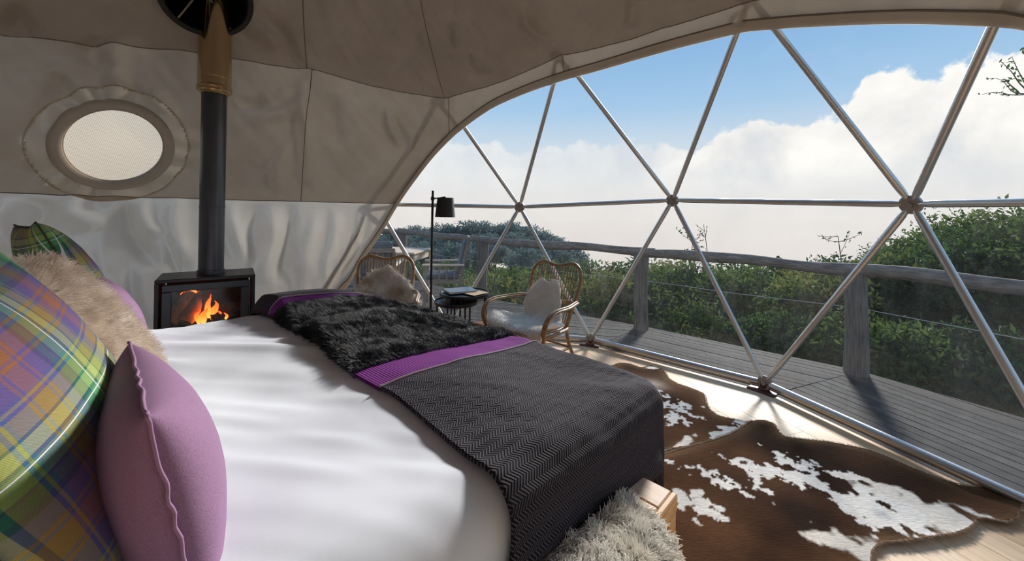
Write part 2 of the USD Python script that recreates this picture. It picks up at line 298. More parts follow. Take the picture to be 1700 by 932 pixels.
mat('purple_knit', {"uv": ("uvmap", {"attribute": "st"}), "s": ("separate_xyz", {}), "d": ("math", {"math_type": "divide", "value2": .011}), "fr": ("math", {"math_type": "fraction"}), "pp": ("math", {"math_type": "pingpong", "value2": .5}),
                    "r": ("rgb_ramp", {"ramp": [(.0, (.075, .008, .095)), (.3, (.20, .030, .24))]}), "b": ("bump", {"strength": .7, "distance": .004}), "p": ("principled_bsdf", {"roughness": .85, "specular_ior_level": .2})},
    [("uv.UV", "s.vector"), ("s.x", "d.value1"), ("d.value", "fr.value1"), ("fr.value", "pp.value1"), ("pp.value", "r.fac"), ("r.color", "p.base_color"), ("pp.value", "b.height"), ("b.normal", "p.normal")])
plain('knit_trim', (.24, .17, .22), .85)
# tartan: two sets of coloured stripes averaged, with thin pale lines over
def stripes(seq):
    tot = float(sum(w for w, c in seq)); x = 0.0; out = []
    for w, c in seq:
        out.append((x / tot, c)); x += w
    return out
GRN, DGR, OLV, PUR, BLU, ORA, NAV, LGR = (.075, .33, .12), (.010, .12, .095), (.30, .28, .07), (.13, .085, .29), (.06, .10, .34), (.33, .12, .04), (.02, .045, .12), (.40, .50, .14)
SEQ = [(5, GRN), (1, DGR), (4, LGR), (1, DGR), (5, OLV), (1, BLU), (1, OLV), (1, BLU), (6, PUR), (1, ORA), (1, PUR), (6, ORA), (1, PUR), (1, ORA), (5, PUR), (2, NAV), (3, DGR), (1, NAV)]
mat('tartan', {"uv": ("uvmap", {"attribute": "st"}), "s": ("separate_xyz", {}), "du": ("math", {"math_type": "multiply", "value2": 3.6}), "dv": ("math", {"math_type": "multiply", "value2": 3.6}), "fu": ("math", {"math_type": "fraction"}), "fv": ("math", {"math_type": "fraction"}),
               "ru": ("rgb_ramp", {"ramp": stripes(SEQ), "interpolate": False}), "rv": ("rgb_ramp", {"ramp": stripes(SEQ), "interpolate": False}), "mx": ("mix_color", {"blend_type": "mix", "fac": .5}),
               "lu": ("math", {"math_type": "compare", "value2": .09, "value3": .0045}), "lv": ("math", {"math_type": "compare", "value2": .09, "value3": .0045}), "lm": ("math", {"math_type": "maximum"}), "lw": ("mix_color", {"blend_type": "mix", "b": (.75, .70, .78)}),
               "w": ("math", {"math_type": "add"}), "wd": ("math", {"math_type": "divide", "value2": .0028}), "wf": ("math", {"math_type": "fraction"}), "wp": ("math", {"math_type": "pingpong", "value2": .5}), "b": ("bump", {"strength": .5, "distance": .002}),
               "p": ("principled_bsdf", {"roughness": .9, "sheen_weight": .15})},
    [("uv.UV", "s.vector"), ("s.x", "du.value1"), ("s.y", "dv.value1"), ("du.value", "fu.value1"), ("dv.value", "fv.value1"), ("fu.value", "ru.fac"), ("fv.value", "rv.fac"), ("ru.color", "mx.a"), ("rv.color", "mx.b"),
     ("fu.value", "lu.value1"), ("fv.value", "lv.value1"), ("lu.value", "lm.value1"), ("lv.value", "lm.value2"), ("lm.value", "lw.fac"), ("mx.result", "lw.a"), ("lw.result", "p.base_color"),
     ("s.x", "w.value1"), ("s.y", "w.value2"), ("w.value", "wd.value1"), ("wd.value", "wf.value1"), ("wf.value", "wp.value1"), ("wp.value", "b.height"), ("b.normal", "p.normal")])
# ------------------------------------------------------------------ the dome: canvas lining
_arch_px = [(560, 492), (578, 473), (596, 440), (618, 408), (638, 378), (657, 345), (690, 297), (725, 253), (768, 212), (830, 171), (920, 136), (960, 124), (1100, 84), (1225, 52), (1285, 45), (1400, 38), (1500, 35), (1600, 37), (1685, 42)]
ARCH = [(-31.0, -14.8)] + [azel(*p) for p in _arch_px] + [(90, 26.5), (97, 21), (104, 13.5), (110, 5), (116, -5), (120, -14.8)]
AA, AE = np.array([a for a, _ in ARCH]), np.array([e for _, e in ARCH])
_mono = np.r_[True, np.diff(AA) > 0]; AA, AE = AA[_mono], AE[_mono]
from scipy.interpolate import PchipInterpolator
_arch = PchipInterpolator(AA, AE)
EL0 = math.degrees(math.asin(-DC[2] / LR))
def arch_el(az):
    a = (np.asarray(az, float) + 180) % 360 - 180
    return np.where((a > AA[0]) & (a < AA[-1]), np.maximum(_arch(np.clip(a, AA[0], AA[-1])), EL0), EL0)
SEAM1 = float(np.mean([azel(0, 320)[1], azel(370, 328)[1], azel(655, 343)[1]]))
_s2 = [(-180, 36)] + [azel(*p) for p in [(0, 57), (300, 85), (420, 104), (510, 115), (620, 143), (738, 165), (932, 92), (1100, 48), (1246, 3), (1400, -15)]] + [(100, 36), (180, 36)]
_s2 = sorted(_s2); S2A, S2E = np.array([a for a, _ in _s2]), np.array([e for _, e in _s2])
def seam2(az):
    a = (np.asarray(az, float) + 180) % 360 - 180
    return np.maximum(np.interp(a, S2A, S2E), arch_el(a) + 1.2)
FOLDS = [(207, 335, 250, 450, 1.1, .05), (232, 332, 262, 400, .9, -.025), (60, 330, 66, 410, 1.3, .035), (120, 332, 150, 390, 1.4, -.03), (455, 345, 438, 470, 1.3, -.05), (475, 340, 470, 470, 1.2, .04), (556, 345, 545, 465, 1.1, -.045),
         (612, 366, 562, 470, 1.0, .06), (595, 350, 600, 420, .8, -.03), (520, 350, 515, 470, 1.2, -.03), (420, 340, 425, 440, 1.2, .035), (510, 130, 508, 310, 1.0, -.04), (470, 240, 462, 322, .9, -.03), (640, 178, 662, 246, .8, -.035), (655, 190, 676, 256, .8, .03),
         (560, 160, 545, 240, 1.6, .03), (5, 10, 60, 58, 1.3, .04), (150, 60, 172, 120, 1.2, .035), (180, 62, 212, 150, 1.1, -.03), (85, 120, 98, 190, 1.2, .03), (270, 150, 262, 190, 1.0, -.02), (385, 18, 470, 92, 1.4, -.03), (430, 20, 505, 110, 1.2, .035),
         (425, 212, 505, 165, 1.3, -.03), (400, 180, 440, 160, 1.1, .03), (745, 38, 768, 75, .9, -.03), (778, 92, 815, 122, .9, -.03), (860, 12, 915, 72, 1.1, .03), (925, 92, 948, 118, .8, -.02), (1040, 0, 1060, 40, 1.2, .03), (1225, 20, 1235, 48, .8, .03), (700, 30, 640, 130, 2.0, .03),
         (12, 330, 8, 420, 1.1, -.03), (295, 330, 300, 440, 1.2, -.03), (390, 335, 395, 430, 1.0, -.035)]
PORT_AZ, PORT_EL = azel(192, 241); PORT_R = 8.0
def canvas_points(az, el):
    """Points of the lining: the sphere with the cloth's slack, hanging folds and gathers."""
    az = np.asarray(az, float); el = np.asarray(el, float); a = (az + 180) % 360 - 180
    u, v = np.radians(a) * 3.0, np.radians(el) * 3.0
    one = np.ones_like(u)
    d = .030 * (fbm(np.stack([u * 1.1, v * 1.1, 3.1 * one], -1), 3) - .5)
    low = 1 / (1 + np.exp((el - SEAM1) / 1.0))
    hang = np.clip((SEAM1 + 2 - el) / 14, 0, 1)
    d = d + low * (.17 * hang) * (fbm(np.stack([u * 3.6 + .35 * v, v * .55, 7.7 * one], -1), 3, seed=5) - .5)
    up = 1 - low
    r1 = fbm(np.stack([(u + v) * 3.2, (u - v) * .8, one], -1), 3, seed=11); r2 = fbm(np.stack([(u - v) * 3.0, (u + v) * .7, 2 * one], -1), 3, seed=23)
    d = d + up * .060 * ((r1 - .5) + (r2 - .5))
    # the cloth is drawn tight towards the seams
    for s in (np.full_like(a, SEAM1), np.interp(a, S2A, S2E)):
        d = d - .016 * np.exp(-((el - s) / 1.6) ** 2)
    c = np.cos(np.radians(el))
    for x1, y1, x2, y2, w, amp in FOLDS:
        p, q = np.array(azel(x1, y1)), np.array(azel(x2, y2)); k = math.cos(math.radians((p[1] + q[1]) / 2))
        e = np.array([(q[0] - p[0]) * k, q[1] - p[1]]); L = np.hypot(*e); e /= L
        du, dv = (a - p[0]) * k, el - p[1]; t = (du * e[0] + dv * e[1]) / L; n = -du * e[1] + dv * e[0]
        n = n + .5 * w * np.sin(t * 5 + x1)
        d = d + (1.15 + .7 * up) * amp * np.exp(-(n / w) ** 2) * np.clip(1.25 * np.sin(np.pi * np.clip(t * .96 + .02, 0, 1)), 0, 1)
    # gathers round the porthole
    pu, pv = (a - PORT_AZ) * math.cos(math.radians(PORT_EL)), el - PORT_EL; rr = np.hypot(pu, pv); th = np.arctan2(pv, pu)
    d = d * np.clip((rr - 5.0) / 4.0, 0, 1) + .02 * np.exp(-((rr - 7.6) / 1.8) ** 2) * np.sin(th * 11 + 2 * np.sin(th * 3)) * (rr > 6)
    edge = np.clip((el - arch_el(a)) / 2.0, 0, 1); d = d * np.where((a > AA[0]) & (a < AA[-1]), .25 + .75 * edge, 1)
    return sph(a, el, LR - d)
def canvas_normals(az, el):
    e = .12
    P = canvas_points
    t1 = P(az + e, el) - P(az - e, el); t2 = P(az, el + e) - P(az, el - e)
    return unit(np.cross(t1, t2))
wall_left = thing('wall_left', 'beige canvas wall of the dome behind the stove', kind='structure')
wall_back = thing('wall_back', 'beige canvas wall of the dome behind the viewer', kind='structure')
ceiling = thing('ceiling', 'beige canvas roof of the dome sewn from large panels', kind='structure')
def azs(a, b):
    return AZGRID[(AZGRID >= a - 1e-6) & (AZGRID <= b + 1e-6)]
def panel(parent, a, b, lo, hi, hole=None, m='canvas'):
    A = azs(a, b); n = {'canvas_skirt': 72, 'canvas_edge': 60, 'canvas_mid': 60}.get(m, 60 if hi is seam2 else 96)
    T = np.linspace(0, 1, n + 1); AZ = np.repeat(A[:, None], n + 1, 1); EL = lo(A)[:, None] * (1 - T) + hi(A)[:, None] * T
    P, N = canvas_points(AZ, EL), canvas_normals(AZ, EL); f = grid_faces(len(A), n + 1)
    if hole:
        ca, ce = AZ.ravel()[f].mean(1), EL.ravel()[f].mean(1)
        r = np.hypot((ca - hole[0]) * math.cos(math.radians(hole[1])), ce - hole[1]); f = f[r > hole[2]]
    nv = N.reshape(-1, 3)
    add('canvas_panel', (P.reshape(-1, 3), f), m, parent, normals=nv)
FLR = lambda a: np.maximum(arch_el(a), EL0)
S1 = lambda a: np.full(len(a), SEAM1)
LO1 = lambda a: np.maximum(arch_el(a), SEAM1)
HUB_EL = 78.0
AZX = float(AA[np.argmin(np.abs(AE - SEAM1) + (AA > 40) * 99)])
from scipy.optimize import brentq
AZL = brentq(lambda a: float(_arch(a)) - SEAM1, -30, 0); AZR = brentq(lambda a: float(_arch(a)) - SEAM1, 90, 118)
v1 = azel(510, 200)[0]; v0 = azel(262, 200)[0]; RING_AZ, RING_EL = azel(343, -6); VENT = (RING_AZ, RING_EL, 4.9)
z0 = [AZR - 360, -230, -200, -170, -140, -110, -85, azel(372, 330)[0], AZL]
z1 = [98 - 360, -230, -200, -170, -140, -110, -82, v1, azel(755, 195)[0]]
z1c = [azel(755, 195)[0], azel(935, 110)[0], azel(1240, 30)[0], 98]
z2 = [-230, -190, -150, -110, -73, azel(508, 60)[0], azel(715, 60)[0], azel(935, 80)[0], azel(1246, 0)[0], 95, 130]
brk = np.array(sorted(z0 + z1 + z1c + z2)); AZGRID = np.r_[np.arange(-320, -90, 2.0), np.arange(-90, 100, .38), np.arange(100, 140, 2.0)]
AZGRID = AZGRID[np.min(np.abs(AZGRID[:, None] - brk[None]), 1) > .12]; AZGRID = np.unique(np.round(np.r_[AZGRID, brk], 9))
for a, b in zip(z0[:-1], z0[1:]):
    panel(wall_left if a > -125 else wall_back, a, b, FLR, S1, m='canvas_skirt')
HOLE = (PORT_AZ, PORT_EL, PORT_R)
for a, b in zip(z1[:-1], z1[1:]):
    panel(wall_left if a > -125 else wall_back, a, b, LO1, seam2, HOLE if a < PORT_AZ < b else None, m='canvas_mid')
for a, b in zip(z1c[:-1], z1c[1:]):
    panel(ceiling, a, b, LO1, seam2, m='canvas_edge')
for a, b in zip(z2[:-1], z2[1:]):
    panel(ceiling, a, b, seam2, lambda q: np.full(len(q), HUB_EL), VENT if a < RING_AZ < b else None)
capA = np.linspace(-180, 180, 73); capP = canvas_points(capA, np.full(73, HUB_EL))
add('canvas_panel', (np.vstack([capP, [DC + [0, 0, LR - .02]]]), np.array([[i, i + 1, 73] for i in range(72)])), 'canvas', ceiling)
# sewn seams
def seam(parent, A, E, r=.0035):
    A = np.asarray(A, float); E = np.broadcast_to(np.asarray(E, float), A.shape)
    p = canvas_points(A, E); p = p + unit(DC - p) * .001
    add('seam', tube(p, r, 5), 'seam', parent)
seam(wall_left, np.linspace(-110, AZL, 160), SEAM1)
A_ = np.linspace(-110, azel(755, 195)[0], 160); seam(wall_left, A_, seam2(A_))
A_ = np.linspace(azel(755, 195)[0], 84, 120); seam(ceiling, A_, seam2(A_))
for a, e1, e2, par in [(v1, SEAM1, float(seam2(v1)), wall_left), (azel(372, 330)[0], EL0, SEAM1, wall_left), (azel(745, 180)[0], float(arch_el(azel(745, 180)[0])), float(seam2(azel(745, 180)[0])), wall_left), (azel(935, 110)[0], float(arch_el(azel(935, 110)[0])), float(seam2(azel(935, 110)[0])), ceiling)]:
    seam(par, np.full(40, a), np.linspace(e1, e2, 40))
p1, p2 = azel(738, 165), azel(698, 0); seam(ceiling, np.linspace(p1[0], p2[0], 40), np.linspace(p1[1], p2[1], 40))
p1, p2 = azel(510, 115), azel(503, 0); seam(ceiling, np.linspace(p1[0], p2[0], 40), np.linspace(p1[1], p2[1], 40))
# hem of the arch: a double band inside and a flap that closes to the frame
A_ = np.linspace(AA[0], AA[-1], 260); E_ = arch_el(A_)
def band(e1, e2, r1, r2, n=4):
    T = np.linspace(0, 1, n); return sph(np.repeat(A_[:, None], n, 1), E_[:, None] + e1 + (e2 - e1) * T, r1 + (r2 - r1) * T + 0 * A_[:, None])
trim = thing('trim_1', 'beige sewn hem edging the clear window arch', kind='structure')
for e1, e2, r1, r2 in [(-.25, 1.3, LR - .012, LR - .018), (-.2, .15, LR - .012, DR - .01)]:
    P_ = band(e1, e2, r1, r2); add('hem_band', (P_.reshape(-1, 3), grid_faces(len(A_), P_.shape[1])), 'canvas_hem', trim, smooth=True)
add('piping', tube(sph(A_, E_ + 1.35, LR - .018), .006, 6), 'seam', trim)
# porthole
def disc_pts(r, n=72, dr=0.0, extra=0.0):
    t = np.linspace(0, 2 * np.pi, n, endpoint=False); return sph(PORT_AZ + r * np.cos(t) / math.cos(math.radians(PORT_EL)), PORT_EL + r * np.sin(t), LR - dr)
rr_ = np.linspace(6.0, 8.25, 9); tt_ = np.linspace(0, 2 * np.pi, 145); RR_, TT_ = np.meshgrid(rr_, tt_, indexing='ij')
pa_, pe_ = PORT_AZ + RR_ * np.cos(TT_) / math.cos(math.radians(PORT_EL)), PORT_EL + RR_ * np.sin(TT_)
P_ = canvas_points(pa_, pe_); P_ = P_ + unit(DC - P_) * .0015
add('porthole_patch', (P_.reshape(-1, 3), grid_faces(*P_.shape[:2])), 'canvas_patch', wall_left, smooth=True)
w2 = thing('window_2', 'round porthole with a cloth ring and insect mesh in the canvas wall', kind='structure')
rings = [disc_pts(r, 72, d) for r, d in [(6.45, .0), (6.35, .03), (5.9, .042), (5.3, .036), (5.12, .02), (5.1, -.01)]]
P_ = np.stack(rings + [], 0); P_ = np.concatenate([P_, P_[:, :1]], 1)
add('ring', (P_.reshape(-1, 3), grid_faces(*P_.shape[:2])), 'porthole_ring', w2, smooth=True)
c_ = sph(PORT_AZ, PORT_EL, LR + .0); q_ = disc_pts(5.3, 72, .0)
add('insect_screen', (np.vstack([q_, [c_]]), np.array([[i, (i + 1) % 72, 72] for i in range(72)])), 'insect_mesh', w2)
add('piping', tube(disc_pts(5.12, 72, .018), .006, 6, close=True), 'canvas_hem', w2)

# ------------------------------------------------------------------ the clear window: steel struts, hubs and triangular panes
BASE = [at_z(747, 554), at_z(981, 572), at_z(1270, 648), at_z(1833, 912)]
_az = [math.degrees(math.atan2(b[0] - DC[0], b[1] - DC[1])) for b in BASE]; _rb = np.mean([np.hypot(b[0] - DC[0], b[1] - DC[1]) for b in BASE])
def base_at(az): return np.array([DC[0] + _rb * math.sin(math.radians(az)), DC[1] + _rb * math.cos(math.radians(az)), 0.0])
BASE = [base_at(_az[0] - 30.6)] + BASE + [base_at(_az[3] + 30.6)]
RING1 = [sph(*azel(p[0], p[1], DR), DR) for p in [(862.7, 343.8), (1116.7, 332.6), (1513.7, 339.2)]]
RING1 = [sph(-21.0, 13.2, DR)] + RING1 + [sph(102.8, 14.0, DR)]
RING2 = [sph(*azel(738, 165, DR), DR), sph(*azel(932, 91, DR), DR), sph(*azel(1246, -4, DR), DR), sph(91.0, 38.5, DR)]
BZ = np.array([0, 0, .055]); NB = [b + BZ for b in BASE]
win = thing('window_1', 'large clear dome window of triangular panes in a steel frame', kind='structure')
def strut(a, b, r=.021):
    d = unit(b - a); L = np.linalg.norm(b - a); s = np.array([.02, .05, .09, .13]); s = np.r_[s, L - s[::-1]]
    p = a + s[:, None] * d; rr = np.array([.6, .75, .95, 1, 1, .95, .75, .6]) * r
    add('strut', tube(p, rr, 12), 'steel', win, smooth=40)
edges = [(RING1[i], RING1[i + 1]) for i in range(4)] + [(NB[i], RING1[i]) for i in range(5)] + [(NB[i + 1], RING1[i]) for i in range(5)]
edges += [(RING1[0], RING2[0]), (RING1[1], RING2[0]), (RING1[1], RING2[1]), (RING1[2], RING2[1]), (RING1[2], RING2[2]), (RING1[3], RING2[2]), (RING1[3], RING2[3]), (RING1[4], RING2[3])]
for a, b in edges: strut(a, b)
for i in range(5):
    a, b = NB[i], NB[i + 1]; d = unit(b - a); n = unit(np.cross(d, [0, 0, 1]))
    add('base_rail', tube([a + .05 * d, b - .05 * d], .026, 14), 'steel', win, smooth=40)
    L = np.linalg.norm(b - a); ang = math.degrees(math.atan2(d[1], d[0]))
    add('sill_strip', box((a + b) / 2 * [1, 1, 0] - n * .045 + [0, 0, .012], (L - .02, .05, .02), ang, .004), 'steel_hub', win)
for k, c in enumerate(RING1 + RING2 + NB):
    n = unit(c - DC); m = lathe([(0, -.018), (.050, -.018), (.058, -.010), (.058, .010), (.050, .018), (.018, .018), (.018, .028), (0, .028)], 20)
    m.apply_transform(trimesh.geometry.align_vectors([0, 0, 1], -n)); m.apply_translation(c - n * .008); add('hub', m, 'steel_hub', win, smooth=40)
for k, b in enumerate(BASE):
    ang = -math.degrees(math.atan2(b[0] - DC[0], b[1] - DC[1])); inw = unit((DC - b) * [1, 1, 0])
    add('foot_plate', [box(b + inw * .03 + [0, 0, .006], (.20, .13, .012), ang, .004), box(b + inw * .01 + [0, 0, .035], (.05, .05, .06), ang, .006)], 'foot_plate', win)
panes = [(NB[i], NB[i + 1], RING1[i]) for i in range(5)] + [(RING1[i], NB[i + 1], RING1[i + 1]) for i in range(4)]
panes += [(RING1[0], RING1[1], RING2[0]), (RING1[1], RING2[1], RING2[0]), (RING1[1], RING1[2], RING2[1]), (RING1[2], RING2[2], RING2[1]), (RING1[2], RING1[3], RING2[2]), (RING1[3], RING2[3], RING2[2]), (RING1[3], RING1[4], RING2[3])]
for t in panes:
    v = np.array(t) + unit(np.mean(t, 0) - DC) * .024; add('pane', (v, np.array([[0, 1, 2]])), 'pane', win)

# ------------------------------------------------------------------ floor boards, deck, fence
from shapely.geometry import Polygon, Point, LineString, box as sbox
from shapely import affinity
def slab(poly, z0, z1):
    return [trimesh.creation.extrude_polygon(g, z1 - z0, engine='earcut').apply_translation([0, 0, z0]) for g in getattr(poly, 'geoms', [poly]) if g.area > 1e-4]
rng = np.random.default_rng(4)
floor = thing('floor', 'warm pine board floor of the dome', kind='structure')
room = Polygon([base_at(_az[0] + 30.6 * k)[:2] for k in range(12)]).buffer(-.005)
add('subfloor', slab(room, -.06, -.016), 'floor_wood_2', floor)
BW, k = .16, 0
c0 = DC[:2]
for i, off in enumerate(np.arange(-3.05, 3.05, BW)):
    y = -3.1 - rng.random() * 1.4
    while y < 3.1:
        L = 1.75
        b = affinity.rotate(sbox(y + .001, off + .0012, y + L - .001, off + BW - .0012), math.degrees(BOARD_RZ), origin=(0, 0)); b = affinity.translate(b, *c0)
        g = b.intersection(room)
        if g.area > .004: add('floor_board', slab(g, -.016, rng.uniform(-.0006, .0)), f'floor_wood_{rng.integers(4)}', floor)
        y += L
POSTS = [np.array(p) for p in [(5.0, -.5), (4.32, 1.72), (3.21, 3.66), (1.64, 4.95), (-.46, 6.42), (-2.3, 8.3), (-4.6, 8.6)]]
deck = thing('deck', 'weathered grey timber deck running round the dome', 'deck', kind='structure')
def outward(p): return p + unit(p - DC[:2]) * .13
secs = [(BASE[5], BASE[4], POSTS[1], POSTS[0]), (BASE[4], BASE[3], POSTS[2], POSTS[1]), (BASE[3], BASE[2], POSTS[3], POSTS[2]), (BASE[2], BASE[1], POSTS[4], POSTS[3]), (BASE[1], BASE[0], np.array([-4.4, 7.2]), POSTS[4])]
for si, (a, b, q, p) in enumerate(secs):
    a, b = a[:2], b[:2]; out_a, out_b = unit(a - DC[:2]), unit(b - DC[:2]); P_, Q_ = outward(p), outward(q)
    pts = [a, b, Q_, P_]
    if si == 4: pts = [a, b, np.array([-4.6, 5.4]), np.array([-4.6, 8.75]), outward(POSTS[5]), P_]
    poly = Polygon(pts).buffer(-.004); d = unit(b - a); n = unit((out_a + out_b) / 2 - d * (d @ (out_a + out_b) / 2)); ang = math.degrees(math.atan2(d[1], d[0]))
    w = .098
    for kk in range(60):
        o = a + n * (kk * w)
        r = affinity.translate(affinity.rotate(sbox(-7, .0, 8, w - .009) if n @ np.array([-d[1], d[0]]) > 0 else sbox(-7, -(w - .009), 8, 0), ang, origin=(0, 0)), *o)
        g = r.intersection(poly)
        if g.area > .004: add('deck_board', slab(g, -.08, -.05 + rng.uniform(-.002, .002)), f'deck_wood_{rng.integers(3)}', deck)
    add('deck_joists', slab(poly.buffer(-.03), -.16, -.10), 'teak_dark', deck)
fence = thing('fence', 'weathered round-log deck fence with a top rail and a thin wire', 'fence')
for i, p in enumerate(POSTS):
    z = np.linspace(-.6, .88, 12); w = np.stack([p[0] + .008 * np.sin(z * 3 + i), p[1] + .008 * np.cos(z * 4 + i), z], 1)
    add('post', tube(w, .088 + .006 * np.sin(z * 5 + i), 16), 'post_wood', fence, smooth=40)
for i in range(len(POSTS) - 1):
    a, b = np.r_[POSTS[i], .915], np.r_[POSTS[i + 1], .915]; t = np.linspace(-.06, 1.06, 22); d = b - a
    w = a + t[:, None] * d; w[:, 2] += .009 * np.sin(t * 7 + i * 2) + .005 * np.sin(t * 15 + i); w[:, :2] += (.02 * np.sin(t * 6 + i))[:, None] * unit(np.array([-d[1], d[0]]))
    add('top_rail', tube(w, .056 + .006 * np.sin(t * 9 + i), 14), 'rail_wood', fence, smooth=40)
    add('wire', tube([a - [0, 0, .355], (a + b) / 2 - [0, 0, .37], b - [0, 0, .355]], .004, 6), 'wire', fence)
# ------------------------------------------------------------------ the hillside and its bushes
def ground_z(x, y):
    r = np.hypot(x - DC[0], y - DC[1]); z = -1.5 - .11 * np.maximum(r - 4, 0) - .03 * np.maximum(r - 24, 0)
    hill = 1.3 * np.exp(-(((x + 2.5) / 9.5) ** 2 + ((y - 46) / 8.5) ** 2)) + .2 * np.exp(-(((x + 13) / 10) ** 2 + ((y - 52) / 9) ** 2))
    return z + hill + .25 * (fbm(np.stack([x * .5, y * .5, 0 * x], -1), 3) - .5)
gx, gy = np.meshgrid(np.linspace(-70, 80, 76), np.linspace(-50, 90, 71), indexing='ij')
G_ = np.stack([gx, gy, ground_z(gx, gy)], -1)
add('hillside', (G_.reshape(-1, 3), grid_faces(*gx.shape)), 'ground', None, smooth=True, label='grassy hillside falling away beyond the deck', cat='ground', kind='structure')

def leaves(c, n, size, rng, ratio=.42):
    """Folded four-cornered leaves at points c facing roughly n."""
    k = len(c); ax = unit(rng.normal(size=(k, 3)) + n * .5 + [0, 0, .15]); sd = unit(np.cross(ax, unit(n + .7 * rng.normal(size=(k, 3))))); up = np.cross(sd, ax)
    s = size * rng.uniform(.65, 1.3, (k, 1))
    v = np.stack([c - ax * s * .5, c + sd * s * ratio * .5 + up * s * .08 - ax * s * .05, c + ax * s * .55, c - sd * s * ratio * .5 + up * s * .08 - ax * s * .05], 1).reshape(-1, 3)
    b = np.arange(k) * 4; f = np.vstack([np.stack([b, b + 1, b + 2], 1), np.stack([b, b + 2, b + 3], 1)])
    return v, f
def bush_proto(name, label, cat, matname, seed, clumps, per, leaf, flat=.85, spread=.17, trunk=True):
    """A bush of unit radius: leaf clumps over lumpy boughs."""
    rng = np.random.default_rng(seed)
    d = unit(rng.normal(size=(clumps, 3))); d[:, 2] = np.abs(d[:, 2]) * 1.0 - .45 * rng.random(clumps); d = unit(d)
    lob = .50 + .75 * noise(d * 2.3 + 5, seed); r = lob * rng.uniform(.55, 1.0, clumps) ** .5
    c = d * r[:, None] * [1, 1, flat]
    p = np.repeat(c, per, 0); nn = np.repeat(d, per, 0)
    p = p + np.clip(rng.normal(size=p.shape), -1.7, 1.7) * spread * [1, 1, .7]
    v, f = leaves(p, nn, leaf, rng)
    t = thing(name, label, cat)
    add('foliage', (v, f), matname, t, kind='stuff')
    st = []
    for q in c[rng.choice(clumps, 9, False)]:
        st.append(tube(spline([[0, 0, -1.1], [q[0] * .25, q[1] * .25, -.5], q * .6, q * .95], 8), np.linspace(.035, .008, 8), 5))
    add('stem', st, 'bark', t)
    return t
used = {}
def plant(proto, px, ytop, dep, rad, tall=1.0, rz=None, label=None, group=None):
    yh = YH + (px - 850) * ROLL; x = ray(px, yh)[0] * dep
    zt = EYE - (ytop - yh) / FPX * dep; c = (x, dep, zt - rad * tall * .88)
    rz = rng2.uniform(0, 360) if rz is None else rz
    if proto not in used:
        used[proto] = 1; p = proto
        xf = UsdGeom.Xformable(p); xf.ClearXformOpOrder(); xf.AddTranslateOp(UsdGeom.XformOp.PrecisionDouble).Set(Gf.Vec3d(*map(float, c))); xf.AddRotateZOp().Set(float(rz)); xf.AddScaleOp().Set(Gf.Vec3f(rad, rad, rad * tall))
        return tag(p, label, None, group)
    return copy_of(proto, c, rz, (rad, rad, rad * tall), label, group)
rng2 = np.random.default_rng(77)
LB = {'g': 'mid-green leafy bush in the thicket close behind the deck fence', 'o': 'dull olive bush with dry tips in the thicket close behind the deck fence', 'd': 'dark green bush in the thicket close behind the deck fence'}
PG = bush_proto('bush', LB['g'], 'bush', 'leaf_green', 1, 230, 17, .115, spread=.12)
PO = bush_proto('bush', LB['o'], 'bush', 'leaf_olive', 2, 230, 17, .10, spread=.13)
PD = bush_proto('bush', LB['d'], 'bush', 'leaf_dark', 3, 230, 17, .115, spread=.12)
PT = bush_proto('tree', 'broad green tree crown rising at the right behind the fence, above the top rail', 'tree', 'leaf_green', 4, 420, 19, .07, spread=.10)
PF = bush_proto('distant_tree', 'tree tinted bluish for haze on the distant hill', 'tree', 'leaf_far', 6, 240, 14, .15, flat=.9, spread=.12)
fx, fd = [400, 802, 1066, 1421, 1700, 2100], [8.6, 6.5, 5.0, 3.7, 2.95, 2.3]
P3 = [PG, PO, PD]; KEY = {0: 'g', 1: 'o', 2: 'd'}
NEAR, MIDR, FARR, LEFT = 'growing low against the deck edge', 'rising to the top rail of the fence', 'standing against the pale haze beyond the fence', 'in the scrub behind the chairs at the left'
def P_(i, px, ytop, dep, rad, tall=1.0, row=NEAR):
    return plant(P3[i], px, ytop, dep, rad, tall, label={'g': 'mid-green leafy bush ', 'o': 'dull olive bush with dry tips ', 'd': 'dark green bush '}[KEY[i]] + row, group={'g': 'mid-green bushes ', 'o': 'olive bushes ', 'd': 'dark bushes '}[KEY[i]] + row)
# close behind the fence, low
for px in range(960, 2060, 62):
    f_ = np.interp(px, fx, fd); P_(int(rng2.choice([0, 0, 1, 2])), px + rng2.uniform(-20, 20), np.interp(px, [960, 1200, 1420, 1700], [500, 520, 540, 560]) + rng2.uniform(-20, 20), f_ + .85, .62, 1.1)
for px in range(800, 1000, 50):
    f_ = np.interp(px, fx, fd); P_(int(rng2.choice([0, 1])), px, 478 + rng2.uniform(-8, 8), f_ + 1.1, .7)
# second rank, up to the rail
tops = ([780, 900, 960, 1060, 1130, 1200, 1270, 1340, 1420, 1480, 1540, 1600, 1700, 1900], [455, 450, 446, 442, 432, 446, 452, 450, 442, 425, 405, 392, 385, 380])
for px in range(790, 1900, 58):
    f_ = np.interp(px, fx, fd); P_(int(rng2.choice([0, 1, 2])), px + rng2.uniform(-15, 15), np.interp(px, *tops) + rng2.uniform(-10, 16), f_ + 2.0 + rng2.uniform(-.2, .5), .85, 1.05, MIDR)
# third rank against the haze
for px in range(700, 1480, 52):
    P_(int(rng2.choice([1, 2, 2])), px + rng2.uniform(-15, 15), np.interp(px, [700, 900, 960, 1100, 1200, 1300, 1480], [436, 438, 436, 428, 434, 440, 424]) + rng2.uniform(-7, 10), 12.5 + rng2.uniform(-1, 1.5), 1.5, 1.0, FARR)
